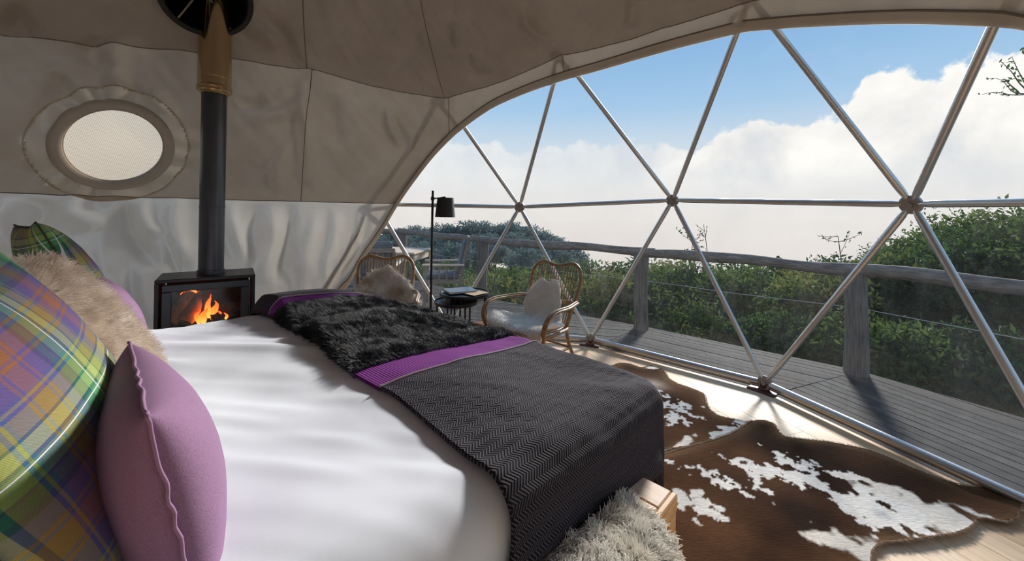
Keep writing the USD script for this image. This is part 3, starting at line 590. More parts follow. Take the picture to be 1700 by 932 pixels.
# the big leafy crowns on the right
for px, yt, dp, rd, tl, lb in [(1655, 338, 5.8, 1.25, 1.0, 'tallest broad green tree rising above the fence rail at the right'), (1585, 362, 6.4, .95, 1.0, 'green tree just left of the tallest one above the rail'), (1760, 330, 5.0, 1.2, 1.1, 'green tree crown cut by the right edge of the picture above the rail'), (1500, 402, 6.6, .72, 1.0, 'smallest green tree crown above the rail right of the post'), (1830, 345, 4.2, 1.0, 1.2, 'green tree crown low at the right edge close behind the fence')]:
    plant(PT, px, yt, dp, rd, tl, label=lb)
# left: scrub below the rail seen between the chairs
for px, yt, dp, i in [(760, 446, 8.6, 0), (815, 452, 8.2, 1), (866, 448, 8.0, 0), (905, 455, 7.4, 1), (700, 440, 11.5, 2), (640, 430, 11.5, 2), (845, 474, 7.3, 0), (775, 470, 8.2, 0), (600, 420, 12.0, 2), (925, 470, 6.9, 0)]:
    P_(i, px, yt, dp, 1.0, 1.0, LEFT)
# wooded hill in the distance
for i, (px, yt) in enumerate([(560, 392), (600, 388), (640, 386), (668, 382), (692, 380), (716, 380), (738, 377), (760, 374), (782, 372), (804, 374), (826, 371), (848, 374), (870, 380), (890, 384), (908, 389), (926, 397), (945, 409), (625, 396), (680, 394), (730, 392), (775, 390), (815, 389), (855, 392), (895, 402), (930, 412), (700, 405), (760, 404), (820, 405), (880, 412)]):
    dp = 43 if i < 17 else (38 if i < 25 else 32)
    plant(PF, px, yt + rng2.uniform(-3, 4), dp + rng2.uniform(-2, 2), rng2.uniform(1.5, 2.5), .95, label='tree tinted bluish for haze on the crest of the distant hill' if i < 17 else 'tree tinted bluish for haze on the near slope of the distant hill', group='trees on the crest of the distant hill' if i < 17 else 'trees on the slope of the distant hill')
def sapling(name, label, base, top, lean, n, leaf, seed, matname='leaf_dark', side=None):
    rng = np.random.default_rng(seed); t = thing(name, label, 'sapling')
    tr = spline([base, (np.array(base) + top) / 2 + lean, top], 14); st = [tube(tr, np.linspace(.016, .004, 14), 6)]; lp, ln = [], []
    for k in range(n):
        p = tr[rng.integers(6, 14)]; d = unit(rng.normal(size=3) + [0, 0, .5]) if side is None else unit(np.array(side) + .6 * rng.normal(size=3) + [0, 0, .2]); L = rng.uniform(.16, .42)
        q = spline([p, p + d * L * .5 + [0, 0, .01], p + d * L + [0, 0, .05]], 7); st.append(tube(q, np.linspace(.005, .002, 7), 4)); lp += [x + rng.normal(size=3) * .015 for x in q[2:]]; ln += [d] * 5
    add('stem', st, 'bark', t); add('foliage', leaves(np.array(lp), np.array(ln), leaf, rng), matname, t, kind='stuff')
    return t
sapling('sapling', 'spindly sapling standing above the rail left of the right-hand post', at_d(1402, 520, 5.6), at_d(1391, 392, 5.6), np.array([.02, 0, 0]), 12, .065, 3)
sapling('sapling', 'thin bare-topped sapling above the rail near the middle post', at_d(1176, 520, 7.5), at_d(1168, 372, 7.5), np.array([.05, 0, 0]), 10, .05, 5)
sapling('sapling', 'low leafy sapling above the rail just right of the middle post', at_d(1120, 520, 7.0), at_d(1150, 402, 7.0), np.array([.05, 0, 0]), 18, .07, 8)
br = thing('branch', 'thin leafy branch of a nearby tree reaching in at the upper right', 'branch')
rb = np.random.default_rng(12); st, lp, ln = [], [], []
trunk = spline([(4.9, 3.2, float(ground_z(np.array(4.9), np.array(3.2)))), at_d(1790, 330, 3.3), at_d(1760, 160, 3.3), at_d(1745, 60, 3.3)], 20); st.append(tube(trunk, np.linspace(.05, .012, 20), 8))
for pts in [[(1768, 190), (1712, 156), (1680, 152), (1655, 130), (1637, 131)], [(1712, 156), (1690, 135), (1680, 120), (1668, 108), (1660, 101)], [(1712, 156), (1697, 130), (1684, 104), (1680, 95)], [(1712, 156), (1675, 157), (1643, 154), (1630, 157)], [(1730, 165), (1722, 130), (1707, 100), (1698, 82)], [(1690, 152), (1676, 140), (1670, 132)]]:
    q = spline([at_d(x, y, 3.3 + .04 * rb.normal()) for x, y in pts], 14); st.append(tube(q, np.linspace(.006, .0016, 14), 5)); lp += [x + rb.normal(size=3) * .012 for x in q[4:]]; ln += [unit(q[-1] - q[0])] * 10
add('stem', st, 'bark', br); add('foliage', leaves(np.array(lp), np.array(ln), .042, rb), 'leaf_dark', br, kind='stuff')

# ------------------------------------------------------------------ furniture on the deck
tb = thing('outdoor_table', 'pale slatted wooden table on the deck, left of the window', 'table', loc=(-1.96, 6.75, -.05), rz=-8)
for k in range(7): add('slat', box((-.42 + k * .14, 0, .735), (.132, .86, .03), 0, .004), 'teak', tb)
for sx in (-1, 1):
    add('apron', box((sx * .44, 0, .66), (.03, .74, .11), 0, .003), 'teak', tb)
    for sy in (-1, 1): add('leg', box((sx * .43, sy * .37, .36), (.07, .07, .72), 0, .005), 'teak_dark', tb)
for sy in (-1, 1): add('apron', box((0, sy * .39, .66), (.82, .03, .11), 0, .003), 'teak', tb)
def outdoor_chair(label, loc, rz, tall=.95):
    t = thing('outdoor_chair', label, 'chair', loc=loc, rz=rz)      # faces -y
    for sx in (-1, 1):
        add('leg', box((sx * .27, -.26, .31), (.045, .045, .62), 0, .004), 'teak_dark', t)
        b = tube([(sx * .27, .22, 0), (sx * .27, .25, .45), (sx * .27, .36, tall)], .024, 4); add('leg', b, 'teak_dark', t)
        add('armrest', box((sx * .27, 0, .64), (.06, .60, .028), 0, .005), 'teak', t)
        add('side_rail', box((sx * .27, -.01, .40), (.03, .5, .06), 0, .004), 'teak_dark', t)
        for k in range(4): add('side_slat', box((sx * .27, -.17 + k * .11, .53), (.022, .022, .22), 0), 'teak_dark', t)
    for k in range(6): add('back_slat', tube([(-.2 + k * .08, .25, .46), (-.2 + k * .08, .355, tall - .02)], .013, 4), 'teak_dark', t)
    add('top_rail', box((0, .365, tall), (.58, .03, .06), 0, .004), 'teak_dark', t)
    for k in range(5): add('seat_slat', box((0, -.2 + k * .1, .415), (.52, .085, .02), 0, .003), 'teak_dark', t)
    s = trimesh.creation.box((.5, .5, .06)); add('seat_cushion', box((0, -.01, .46), (.49, .48, .065), 0, .02), 'cushion_grey', t)
    add('back_cushion', box((0, .27, .74), (.48, .07, .5), 0, .025, R=trimesh.transformations.rotation_matrix(-.22, [1, 0, 0])), 'cushion_grey', t)
    return t
outdoor_chair('dark-cushioned wooden armchair on the deck, side on, right of the pale table', (-1.02, 6.0, -.05), -82, 1.02)
outdoor_chair('dark-cushioned wooden armchair on the deck, seen from behind left of the pale table', (-1.95, 5.85, -.05), 186, .86)
# ------------------------------------------------------------------ the bed.  u runs from the foot towards the pillows, v across it
BU, BV = np.array([-.688, -.7257]), np.array([-.7257, .688])
def bed(u, v, z): 
    u, v, z = np.broadcast_arrays(np.asarray(u, float), v, z)
    return np.stack([BU[0] * u + BV[0] * v, BU[1] * u + BV[1] * v, z], -1)
BRZ = math.degrees(math.atan2(BU[1], BU[0]))             # box x axis = u
U0, U1, V0, V1, ZT = -1.70, .40, .69, 3.00, .685
def bbox(u0, u1, v0, v1, z0, z1, bev=.004):
    return box(bed((u0 + u1) / 2, (v0 + v1) / 2, (z0 + z1) / 2), (u1 - u0, v1 - v0, z1 - z0), BRZ, bev)
bt = thing('bed', 'wide low double bed on a pine platform in the middle of the room', 'bed')
PL, PW = -1.435, .545
for k in range(8):
    a = PL + k * .115; add('platform_board', bbox(a, a + .112, PW, 1.55, .375, .405), 'pine_pale', bt)
add('platform_board', bbox(PL + .922, U1 - .02, PW, 1.55, .375, .405), 'pine_pale', bt)
add('platform_board', bbox(PL, U1 - .02, 1.553, 2.9, .375, .405), 'pine_pale', bt)
add('edge_rail', bbox(PL, U1 - .02, PW - .022, PW - .001, .345, .405), 'pine', bt)
for u in (PL, -.55, .28): add('leg', bbox(u, u + .055, PW - .018, PW + .05, 0.0, .345), 'pine', bt); add('leg', bbox(u, u + .055, 2.82, 2.88, 0.0, .373), 'pine', bt)
add('shelf', bbox(PL + .06, .26, PW + .0, PW + .42, .09, .115), 'pine_pale', bt); add('back_panel', bbox(PL + .0, .26, PW + .43, PW + .45, .0, .373), 'pine', bt)
add('end_panel', bbox(PL + .002, PL + .025, PW + .055, PW + .42, .0, .373), 'pine', bt)
mp_ = trimesh.Trimesh(*[np.asarray(x) for x in (bbox(U0 + .05, U1, V0 + .05, V1 - .05, .407, .66, .06).vertices, bbox(U0 + .05, U1, V0 + .05, V1 - .05, .407, .66, .06).faces)])
add('mattress', mp_, 'mattress', bt)
add('headboard', bbox(U1 + .02, U1 + .07, V0 - .1, V1 + .1, 0, .98, .01), 'pine', bt)

def prof(o, r):
    a = np.clip(o / r, 0, np.pi / 2); return r * np.sin(a), r * (1 - np.cos(a)) + np.maximum(o - r * np.pi / 2, 0)
def top_z(u, v):
    """Height of the duvet: plump in the middle, with soft creases running from the pillows."""
    x, y = BU[0] * u + BV[0] * v, BU[1] * u + BV[1] * v
    puff = .055 * np.sin(np.pi * np.clip((v - V0) / (V1 - V0), 0, 1)) ** .8 * np.clip((u + 1.75) / .8, .25, 1)
    head = .035 * np.exp(-((u - .1) / .45) ** 2) + .02 * np.exp(-((v - 2.75) / .25) ** 2) * np.clip(u + 1.2, 0, 1)
    cre = .055 * np.clip((u + .95) / .35, 0, 1) * (fbm(np.stack([x * .9 + 4 + y * .2, y * 5.0, 0 * x], -1), 3, seed=3) - .5)
    dents = .03 * (fbm(np.stack([x * 2.2, y * 2.2, 0 * x + 9], -1), 3, seed=8) - .5)
    return ZT + puff + head + cre + dents - (.02 + .045 * np.clip((v - 1.45) / .4, 0, 1)) * np.clip((-1.1 - u) / .45, 0, 1)
def drape(a, b, r=.11, lift=0.0, out=0.0, ripple=0.0):
    """Cloth with material coordinates a (along u) and b (along v) lying on the bed and hanging over its edges."""
    ou = np.maximum((U0 - out + r) - a, 0); ovn = np.maximum((V0 - out + r) - b, 0); ovf = np.maximum(b - (V1 + out - r), 0)
    ov = np.maximum(ovn, ovf); o = np.hypot(ou, ov); h, d = prof(o, r); k = np.where(o > 0, h / np.maximum(o, 1e-9), 1)
    u = np.maximum(a, U0 - out + r) - ou * k; v = np.clip(b, V0 - out + r, V1 + out - r) + (ovf - ovn) * k
    hang = np.clip((d - r) / .2, 0, 1)
    rip = ripple * hang * np.sin(16 * (a - b) + 2.2 * np.sin(3 * a + 2 * b))
    nn = o + 1e-9; u = u - rip * ou / nn; v = v + rip * (ovf - ovn) / nn
    z = top_z(np.maximum(u, U0 + .05), np.clip(v, V0, V1)) + lift - d
    return bed(u, v, z)
A_, B_ = np.meshgrid(np.linspace(U1 - .02, U0 - .16, 150), np.linspace(V0 - .20, V1 + .22, 170), indexing='ij')
Pd = drape(A_, B_, .13); v_, f_ = sheet(Pd[::-1] if np.cross(Pd[1, 0] - Pd[0, 0], Pd[0, 1] - Pd[0, 0])[2] < 0 else Pd, .02)
dv = add('duvet', (v_, f_), 'duvet', None, smooth=60, label='white duvet spread smoothly over the bed', cat='duvet')

# the throw across the foot of the bed: zigzag knit, purple band, black fur, purple band, zigzag knit
TA0, TA1, TB0, TB1 = -.715, -2.06, .43, 3.22
tw = thing('throw', 'long bed throw of grey zigzag knit, purple bands and black fur across the foot', 'throw')
def throw_lift(a, b):
    s = np.clip((b - 2.22) / .05, -1, 1)
    fur = np.clip((b - 1.50) / .06, 0, 1) * np.clip((2.60 - b) / .06, 0, 1)
    e = np.clip((TA0 - a) / .06, 0, 1) ** .5
    hump = .058 * np.exp(-((b - 2.0) / .17) ** 2) + .034 * np.exp(-((b - 2.42) / .13) ** 2) - .040 * np.exp(-((b - 2.215) / .035) ** 2)
    hump = hump + .05 * (fbm(np.stack([a * 3.5, b * 3.5, 0 * a], -1), 3, seed=31) - .45)
    far = .118 * np.clip((b - 2.35) / .4, 0, 1) ** 1.3
    low = np.clip((a + 1.72) / .45, .12, 1)
    knit = .022 * (fbm(np.stack([a * 1.6 + b * 2.2, (b - a) * 5, 0 * a], -1), 3, seed=17) - .5) * np.clip((1.5 - b) / .2, 0, 1)
    return .012 + e * (.022 * fur + low * fur * np.maximum(hump, -.02) + low * far + knit)
def strip(b0, b1, nb, na=150, extra=0.0, shift=None):
    a, b = np.meshgrid(np.linspace(TA0, TA1, na), np.linspace(b0, b1, nb), indexing='ij')
    wob = .012 * np.sin(b * 4.2 + 1) + .010 * np.sin(b * 9); a2 = a + wob * np.clip((a - TA1) / .4, 0, 1)
    b = b + np.clip(1 - (b - TB0) / .5, 0, 1) * (.075 - .125 * np.clip((TA0 - a) / .75, 0, 1))
    bb = b + (.05 * (TA0 - a) if shift is None else shift * (TA0 - a)) * np.clip((b - .8) / .4, 0, 1) * np.clip((2.9 - b) / .4, 0, 1)
    P = drape(a2, bb, .10, throw_lift(a, b) + extra, .018, .016); return P, np.stack([a, b], -1).reshape(-1, 2)
def cloth(name, b0, b1, nb, m, extra=0.0, th=.010, label=None):
    P, uv = strip(b0, b1, nb, extra=extra); v, f = sheet(P, th)
    n = np.cross(P[1, 1] - P[0, 1], P[1, 2] - P[1, 1])
    if n[2] < 0: f = f[:, ::-1]; v = np.vstack([P.reshape(-1, 3), P.reshape(-1, 3) - (v[len(uv):] - P.reshape(-1, 3))])
    return add(name, (v, f), m, tw, smooth=True, uv=np.vstack([uv, uv]), label=label), P
cloth('knit_panel', TB0, 1.335, 130, 'chevron', label='near grey zigzag knitted panel hanging over the bed side')
cloth('purple_band', 1.325, 1.50, 22, 'purple_knit', .006, label='near wide purple knitted band')
_, PF_ = cloth('fur_panel', 1.49, 2.60, 150, 'fur_dark', .0, .02, label='black fur middle panel')
cloth('purple_band', 2.585, 2.70, 18, 'purple_knit', .008, label='far narrow purple knitted band')
cloth('knit_panel', 2.69, TB1, 70, 'chevron', label='far grey zigzag knitted panel')
for b in (1.33, 2.695):
    P, _u = strip(b - .005, b + .005, 2, extra=.012); add('trim_cord', tube(P[:, 0], .006, 6), 'knit_trim', tw)
for bb in (TB0 + .004,):
    P, _u = strip(bb, bb + .004, 2, extra=.0); add('hem_cord', tube(P[:, 0], .008, 6), 'stove_frame', tw)
def fur(name, v, f, n, L, w, parent, m, seed, comb=(0, 0, 0), curl=.35, keep=None, wt=.25):
    rng = np.random.default_rng(seed); p, nn = scatter(v, f, n, rng)
    if keep is not None:
        k = keep(p, nn); p, nn = p[k], nn[k]
    L = L * rng.uniform(.6, 1.25, (len(p), 1)); clump = np.stack([noise(p * 22, s) for s in (1, 2, 3)], -1) - .5
    d = unit(nn + np.array(comb) + 1.6 * curl * clump + .35 * curl * rng.normal(size=p.shape)); d2 = unit(d + np.array(comb) * .8 + curl * clump + [0, 0, -.12])
    return curves(name, p - nn * .002, [p + d * L * .5, p + d * L * .5 + d2 * L * .5], w, w * wt, m, parent)
P = PF_; fv, ff = P.reshape(-1, 3), grid_faces(*P.shape[:2])
if np.cross(P[1, 1] - P[0, 1], P[1, 2] - P[1, 1])[2] < 0: ff = ff[:, ::-1]
fur('fur_pile', fv, ff, 42000, .026, .0030, tw, 'fur_dark', 5, comb=(-.35, -.25, 0), curl=.5)

# ------------------------------------------------------------------ cushions
def cushion_mesh(w, h, t, n=56, pinch=.07, seed=0, wr=.008):
    s = np.sin(np.linspace(-1, 1, n) * np.pi / 2); X, Y = np.meshgrid(s, s, indexing='ij')
    x = X * w / 2 * (1 - pinch * (1 - Y ** 2)); y = Y * h / 2 * (1 - pinch * (1 - X ** 2))
    z = t / 2 * (np.clip((1 - X ** 2) * (1 - Y ** 2), 0, 1)) ** .42
    wrk = wr * (fbm(np.stack([x * 9, y * 9, 0 * x + seed], -1), 3, seed) - .5) * (1 - X ** 8) * (1 - Y ** 8)
    top = np.stack([x, y, z + wrk], -1); bot = np.stack([x, y, -z + wrk], -1)
    v = np.vstack([top.reshape(-1, 3), bot.reshape(-1, 3)]); g = grid_faces(n, n); k = n * n
    f = np.vstack([g, g[:, ::-1] + k]); uv = np.stack([x, y], -1).reshape(-1, 2); uv = np.vstack([uv, uv])
    idx = np.arange(k).reshape(n, n); loop = np.concatenate([idx[:-1, 0], idx[-1, :-1], idx[:0:-1, -1], idx[0, :0:-1]])
    return v, f, uv, loop
def frame_of(n, up=(0, 0, 1), roll=0.0):
    n = unit(n); x = unit(np.cross(up, n)); y = np.cross(n, x); c, s = math.cos(roll), math.sin(roll)
    return np.stack([x * c + y * s, -x * s + y * c, n], 1)
def cushion(label, c, n, w, h, t, m, edge, roll=0.0, seed=0, pinch=.07, edge_r=.0034, ruffle=.0022, off=(0, 0)):
    v, f, uv, loop = cushion_mesh(w, h, t, pinch=pinch, seed=seed); R = frame_of(n, roll=roll); V = v @ R.T + np.asarray(c)
    o = thing('cushion', label, 'cushion')
    add('cover', (V, f), m, o, smooth=True, uv=uv + np.array(off))
    if edge:
        L = v[loop]; rng = np.random.default_rng(seed); q = L + np.stack([0 * L[:, 0], 0 * L[:, 0], ruffle * np.sin(np.arange(len(L)) * .8 + 3 * np.sin(np.arange(len(L)) * .23)) * np.sin(np.arange(len(L)) * .07 + 1)], 1); q[:, :2] *= 1.012
        add('edge_seam', tube(q @ R.T + np.asarray(c), edge_r, 6, close=True), edge, o, smooth=True)
    return o, V, f
F_ = np.array([-BU[0], -BU[1], 0.0])                      # towards the foot of the bed
def lean(deg, yaw=0.0):
    a = math.radians(yaw); d = np.array([F_[0] * math.cos(a) - F_[1] * math.sin(a), F_[0] * math.sin(a) + F_[1] * math.cos(a), 0]); t = math.radians(deg)
    return d * math.cos(t) + np.array([0, 0, math.sin(t)])
cushion('big green and purple tartan cushion nearest the viewer at the left edge', (-.90, .735, 1.01), lean(26, -10), .62, .62, .22, 'tartan', 'plaid_edge', 0.10, 1, off=(.07, .03))
cushion('tartan cushion at the far side of the bed behind the shaggy cushion', (-2.155, 1.91, 1.035), lean(26, 12), .58, .58, .22, 'tartan', 'plaid_edge', -.06, 2, off=(.02, .1))
cushion('purple linen cushion nearest the viewer, standing on edge on the duvet', (-.70, .80, .865), lean(11, 0), .40, .42, .19, 'linen_purple', 'linen_edge', .05, 3)
cushion('purple linen cushion at the far side, half hidden by the shaggy cushion', (-1.76, 1.76, .855), lean(18, -2), .40, .42, .19, 'linen_purple', 'linen_edge', .0, 4)
o, V, f = cushion('shaggy brown fur cushion in the middle of the pillows', (-1.335, 1.21, .985), lean(34, -12), .48, .50, .16, 'fur_brown_base', None, .0, 5, pinch=.02)
fur('fur_pile', V, f, 36000, .048, .0021, o, 'fur_brown', 8, comb=(.10, .08, -.18), curl=.95, keep=lambda p, n: n @ lean(20) > -.35, wt=.3)

# fleece folded over the platform beside the bed
def fleece(name, label, P, n, L, m, seed, w=.0032, comb=(0, 0, -.3), th=.02, base='fleece', curl=.7, group=None, n_=None):
    v, f = sheet(P, th); o = thing(name, label, 'sheepskin')
    if np.cross(P[1, 1] - P[0, 1], P[1, 2] - P[1, 1]) @ (np.array([0, 0, EYE]) - P[1, 1]) < 0:
        f = f[:, ::-1]; k = P.shape[0] * P.shape[1]; v = np.vstack([v[:k], 2 * v[:k] - v[k:]])
    add('hide', (v, f), base, o, smooth=True)
    k = P.shape[0] * P.shape[1]; g = grid_faces(*P.shape[:2])
    if np.cross(P[1, 1] - P[0, 1], P[1, 2] - P[1, 1]) @ (np.array([0, 0, EYE]) - P[1, 1]) < 0: g = g[:, ::-1]
    fur('wool', P.reshape(-1, 3), g, n_ or n, L, w, o, m, seed, comb=comb, curl=curl)
    return o
s, t = np.meshgrid(np.linspace(-1, 1, 36), np.linspace(0, 1, 36), indexing='ij')
uu = -.90 + s * (.40 - .22 * np.clip(t, 0, .5)) * (1 - .35 * np.clip((t - .6) / .4, 0, 1) ** 2) + .04 * t
arc = t * .62; hh, dd = prof(np.maximum(arc - .15, 0), .05)
vv = PW + .125 - np.minimum(arc, .15) - hh + .012 * np.sin(s * 5 + 1); zz = .422 + .015 * np.cos(s * 3) - dd
uu = uu + 0 * zz
fleece('sheepskin', 'thick cream sheepskin hanging over the pine platform under the throw', bed(uu, vv - .01 - .03 * np.sin(np.pi * t), zz), 15000, .036, 'fleece', 21, w=.0055, comb=(.05, -.1, -.2), curl=1.0, n_=30000)
# ------------------------------------------------------------------ wood stove, its fire and the flue
FL, FR, BL = at_z(256, 466.5, .90), at_z(424, 455.5, .90), at_z(244, 456, .90)
sx = unit(FR - FL); sy = np.array([-sx[1], sx[0], 0]); SW = float(np.linalg.norm(FR - FL)); SD = .36
SRZ = math.degrees(math.atan2(sx[1], sx[0])); SC = FL + sx * SW / 2 + sy * SD / 2
def sbx(x0, x1, y0, y1, z0, z1, bev=.003):      # x from the centre, y from the front face inwards
    c = SC * [1, 1, 0] + sx * (x0 + x1) / 2 + sy * ((y0 + y1) / 2 - SD / 2) + [0, 0, (z0 + z1) / 2]
    return box(c, (x1 - x0, y1 - y0, z1 - z0), SRZ, bev)
H = SW / 2
st = thing('wood_stove', 'black steel box wood stove with a glass door against the canvas wall', 'stove')
add('top_plate', sbx(-H, H, 0, SD, .878, .90), 'stove_black', st); add('side_panel', sbx(-H, -H + .022, 0, SD, .33, .877), 'stove_black', st); add('side_panel', sbx(H - .022, H, 0, SD, .33, .877), 'stove_black', st)
add('bottom_plate', sbx(-H, H, 0, SD, .31, .329), 'stove_black', st); add('firebox', [sbx(-H + .03, H - .03, SD - .03, SD - .01, .335, .87), sbx(-H + .03, H - .03, .05, SD - .03, .51, .55)], 'stove_inside', st)
add('pedestal', sbx(-.2, .2, .06, SD - .04, 0, .309), 'stove_black', st)
dr = [(-H + .034, H - .034, .815, .862), (-H + .034, H - .034, .345, .40), (-H + .034, -H + .085, .401, .814), (H - .085, H - .034, .401, .814)]
o = add('door', [sbx(a, b, .012, .034, c, d, .004) for a, b, c, d in dr], 'stove_frame', st)
add('door_glass', sbx(-H + .08, H - .08, .024, .028, .395, .82, 0), 'stove_glass', st)
def sp(x, y, z): return SC * [1, 1, 0] + sx * x + sy * (y - SD / 2) + [0, 0, z + .165]
for i, (p, q, r, m, lb) in enumerate([((-.21, .10, .43), (-.10, .20, .60), .050, 'log_wood', 'split pale log leaning at the left in the fire'), ((-.13, .09, .42), (-.03, .20, .585), .052, 'log_wood', 'split log leaning in the middle of the fire'), ((-.02, .14, .46), (.0, .13, .665), .026, 'log_bark', 'charred upright stick in the fire'),
                                      ((-.20, .19, .42), (.20, .23, .45), .055, 'log_bark', 'dark log lying at the back of the fire'), ((.02, .10, .42), (.19, .15, .47), .036, 'log_bark', 'charred log lying at the right of the fire')]):
    w = np.linspace(0, 1, 9)[:, None]; w = np.array(p) * (1 - w) + np.array(q) * w; rg = np.random.default_rng(i)
    t = tube(np.array([sp(*k) for k in w]), r * (1 + .12 * (rg.random(9) - .5)), 9); v = np.array(t.vertices); v += .010 * (fbm(v * 30, 2, i) - .5)[:, None]; t.vertices = v
    lg = thing('firewood_log', lb, 'log'); add('bark', t, m, lg, smooth=50)
def flame(x, z, h, w, seed, y=.12):
    n, k = 14, 10; rg = np.random.default_rng(seed); T = np.linspace(0, 1, n); r = w * np.sin(np.pi * np.clip(T * .85 + .12, 0, 1)) ** 1.2 * (1 - T * .55)
    c = np.array([sp(x + w * .7 * math.sin(5 * t + seed) * t, y + .01 * math.sin(4 * t), z + h * t) for t in T])
    m = tube(c, np.maximum(r, .002), k); v = np.array(m.vertices); tt = np.r_[np.repeat(T, k), 0, 1]
    v += sx * (w * .5 * (noise(v * 25, seed) - .5))[:, None]; m.vertices = v
    col = np.stack([1 + 0 * tt, .30 - .25 * tt ** .7, .05 - .045 * tt ** .5], 1)
    return m, np.clip(col, .004, 1)
fl = thing('fire', 'orange flames burning among the logs inside the stove', 'fire')
for i, (x, z, h, w, y) in enumerate([(-.05, .40, .10, .022, .07), (-.02, .40, .11, .028, .075), (.03, .41, .14, .032, .10), (.065, .41, .07, .020, .09), (.105, .41, .05, .016, .09), (-.10, .575, .075, .034, .17), (-.135, .57, .05, .024, .17), (.005, .43, .17, .022, .09)]):
    m, c = flame(x, z, h, w, i + 2, y); add('flame', m, 'flame', fl, smooth=True, col=c)
fp = thing('flue_pipe', 'tall stove flue, matt black below and shiny brass sleeved above', 'flue')
def pipe_c(z): return np.array([SC[0] + .035 * (z - .9) / 2, SC[1], z])
FP = SC + sx * .012
PT_ = at_d(341, 165, FP[1] + .0); zj = float(PT_[2])
def cyl(prof_, name, m, lab=None):
    mm = lathe(prof_, 40); mm.apply_translation([FP[0], FP[1], 0]); add(name, mm, m, fp, smooth=35, label=lab)
RB, RS = .076, .101
cyl([(0, .901), (RB + .006, .901), (RB + .006, .93), (RB, .932), (RB, 1.38), (RB + .002, 1.382), (RB + .002, 1.39), (RB, 1.392), (RB, zj + .03), (0, zj + .03)], 'lower_pipe', 'flue_black')
cyl([(0, zj + .032), (RS - .018, zj + .032), (RS - .018, zj + .05), (RS, zj + .05), (RS + .006, zj + .056), (RS + .006, zj + .068), (RS, zj + .074), (RS + .006, zj + .08), (RS + .006, zj + .09), (RS, zj + .096), (RS, zj + .15), (RS + .001, zj + .152), (RS, zj + .155), (RS, 3.30), (0, 3.30)], 'upper_sleeve', 'brass')
# the vent the flue leaves through: a dark rim, thin spokes and a dark cloth boot behind
vt = thing('roof_vent', 'dark round roof vent ring with thin spokes where the flue leaves', 'vent')
def vring(r, n=64, dr=0.0):
    t = np.linspace(0, 2 * np.pi, n, endpoint=False); return sph(RING_AZ + r * np.cos(t) / math.cos(math.radians(RING_EL)), RING_EL + r * np.sin(t), LR - dr)
add('rim', tube(vring(4.9, 64, .03), .020, 10, close=True), 'collar_rubber', vt, smooth=True)
rows = [vring(5.6, 64, .035), vring(5.9, 64, .02), vring(6.6, 64, .005), vring(7.2, 64, -.02)]
P_ = np.stack([vring(4.9, 64, .02), vring(4.8, 64, -.05), vring(4.6, 64, -.30), vring(4.4, 64, -.60), vring(.05, 64, -.62)], 0); P_ = np.concatenate([P_, P_[:, :1]], 1)
add('boot', (P_.reshape(-1, 3), grid_faces(*P_.shape[:2])), 'collar_rubber', vt, smooth=True)
rr_ = vring(4.85, 64, .02); cc_ = sph(RING_AZ, RING_EL, LR + .12)
for k in (4, 17, 30, 43, 56): add('spoke', tube([rr_[k], rr_[k] * .5 + cc_ * .5, cc_], .006, 6), 'steel', vt)

# ------------------------------------------------------------------ floor lamp, side tables and what lies on them
LX, LY = at_d(718, 348, 3.55)[:2]
lp = thing('floor_lamp', 'slim black floor lamp with a drum shade on a side arm', 'lamp', loc=(LX, LY, 0))
add('base', lathe([(0, 0), (.12, 0), (.125, .004), (.125, .014), (.12, .018), (0, .018)], 36), 'black_metal', lp, smooth=40); add('pole', lathe([(0, .018), (.0105, .018), (.0105, 1.563), (.008, 1.567), (0, 1.567)], 14), 'black_metal', lp, smooth=40)
sh = lathe([(.072, 1.505), (.090, 1.33), (.087, 1.33), (.069, 1.502), (.0, 1.502), (0, 1.505), (.072, 1.505)], 40); sh.apply_translation([.115, 0, 0]); add('shade', sh, 'shade_black', lp, smooth=35)
add('arm', tube([(0, 0, 1.495), (.05, 0, 1.50), (.115, 0, 1.512)], .006, 8), 'black_metal', lp); add('clamp', box((0, 0, 1.495), (.03, .03, .035), 0, .005), 'black_metal', lp); add('bulb_holder', lathe([(0, 1.40), (.014, 1.40), (.018, 1.43), (.018, 1.50), (0, 1.50)], 14).apply_translation([.115, 0, 0]), 'black_metal', lp, smooth=40)
def side_table(label, px, py, z, dep, r, legs, rz):
    c = at_d(px, py, dep); t = thing('side_table', label, 'table', loc=(c[0], c[1], 0), rz=rz)
    add('tabletop', lathe([(0, z - .008), (r - .004, z - .008), (r, z - .02), (r + .004, z - .02), (r + .005, z + .008), (r + .001, z + .009), (r - .002, z), (0, z)], 48), 'black_metal', t, smooth=35)
    for k in range(legs):
        a = 2 * math.pi * k / legs; q = np.array([math.cos(a), math.sin(a), 0]) * (r - .02); n = np.array([-math.sin(a), math.cos(a), 0])
        add('leg', [tube([q + n * s * .028 + [0, 0, z - .018], q + n * s * .018], .008, 8) for s in (-1, 1)], 'black_metal', t)
    return c
TZ = .60
tc = side_table('round black side table holding a magazine and a tan card', 771, 486, TZ, 3.80, .232, 3, 20)
side_table('lower round black side table nested under the one with the magazine', 757, 499, .54, 3.70, .195, 3, 75)
def flat(name, label, cat, c, size, rz, mcover, mpages=None):
    t = thing(name, label, cat, loc=c, rz=rz); w, h, d = size
    if mpages:
        add('cover', [box((0, 0, .0015), (w, h, .003)), box((0, 0, d - .0015), (w, h, .003)), box((-w / 2 + .0015, 0, d / 2), (.003, h, d))], mcover, t); add('pages', box((.002, 0, d / 2), (w - .008, h - .008, d - .006)), mpages, t)
    else: add('sheet', box((0, 0, d / 2), (w, h, d), 0, .001), mcover, t)
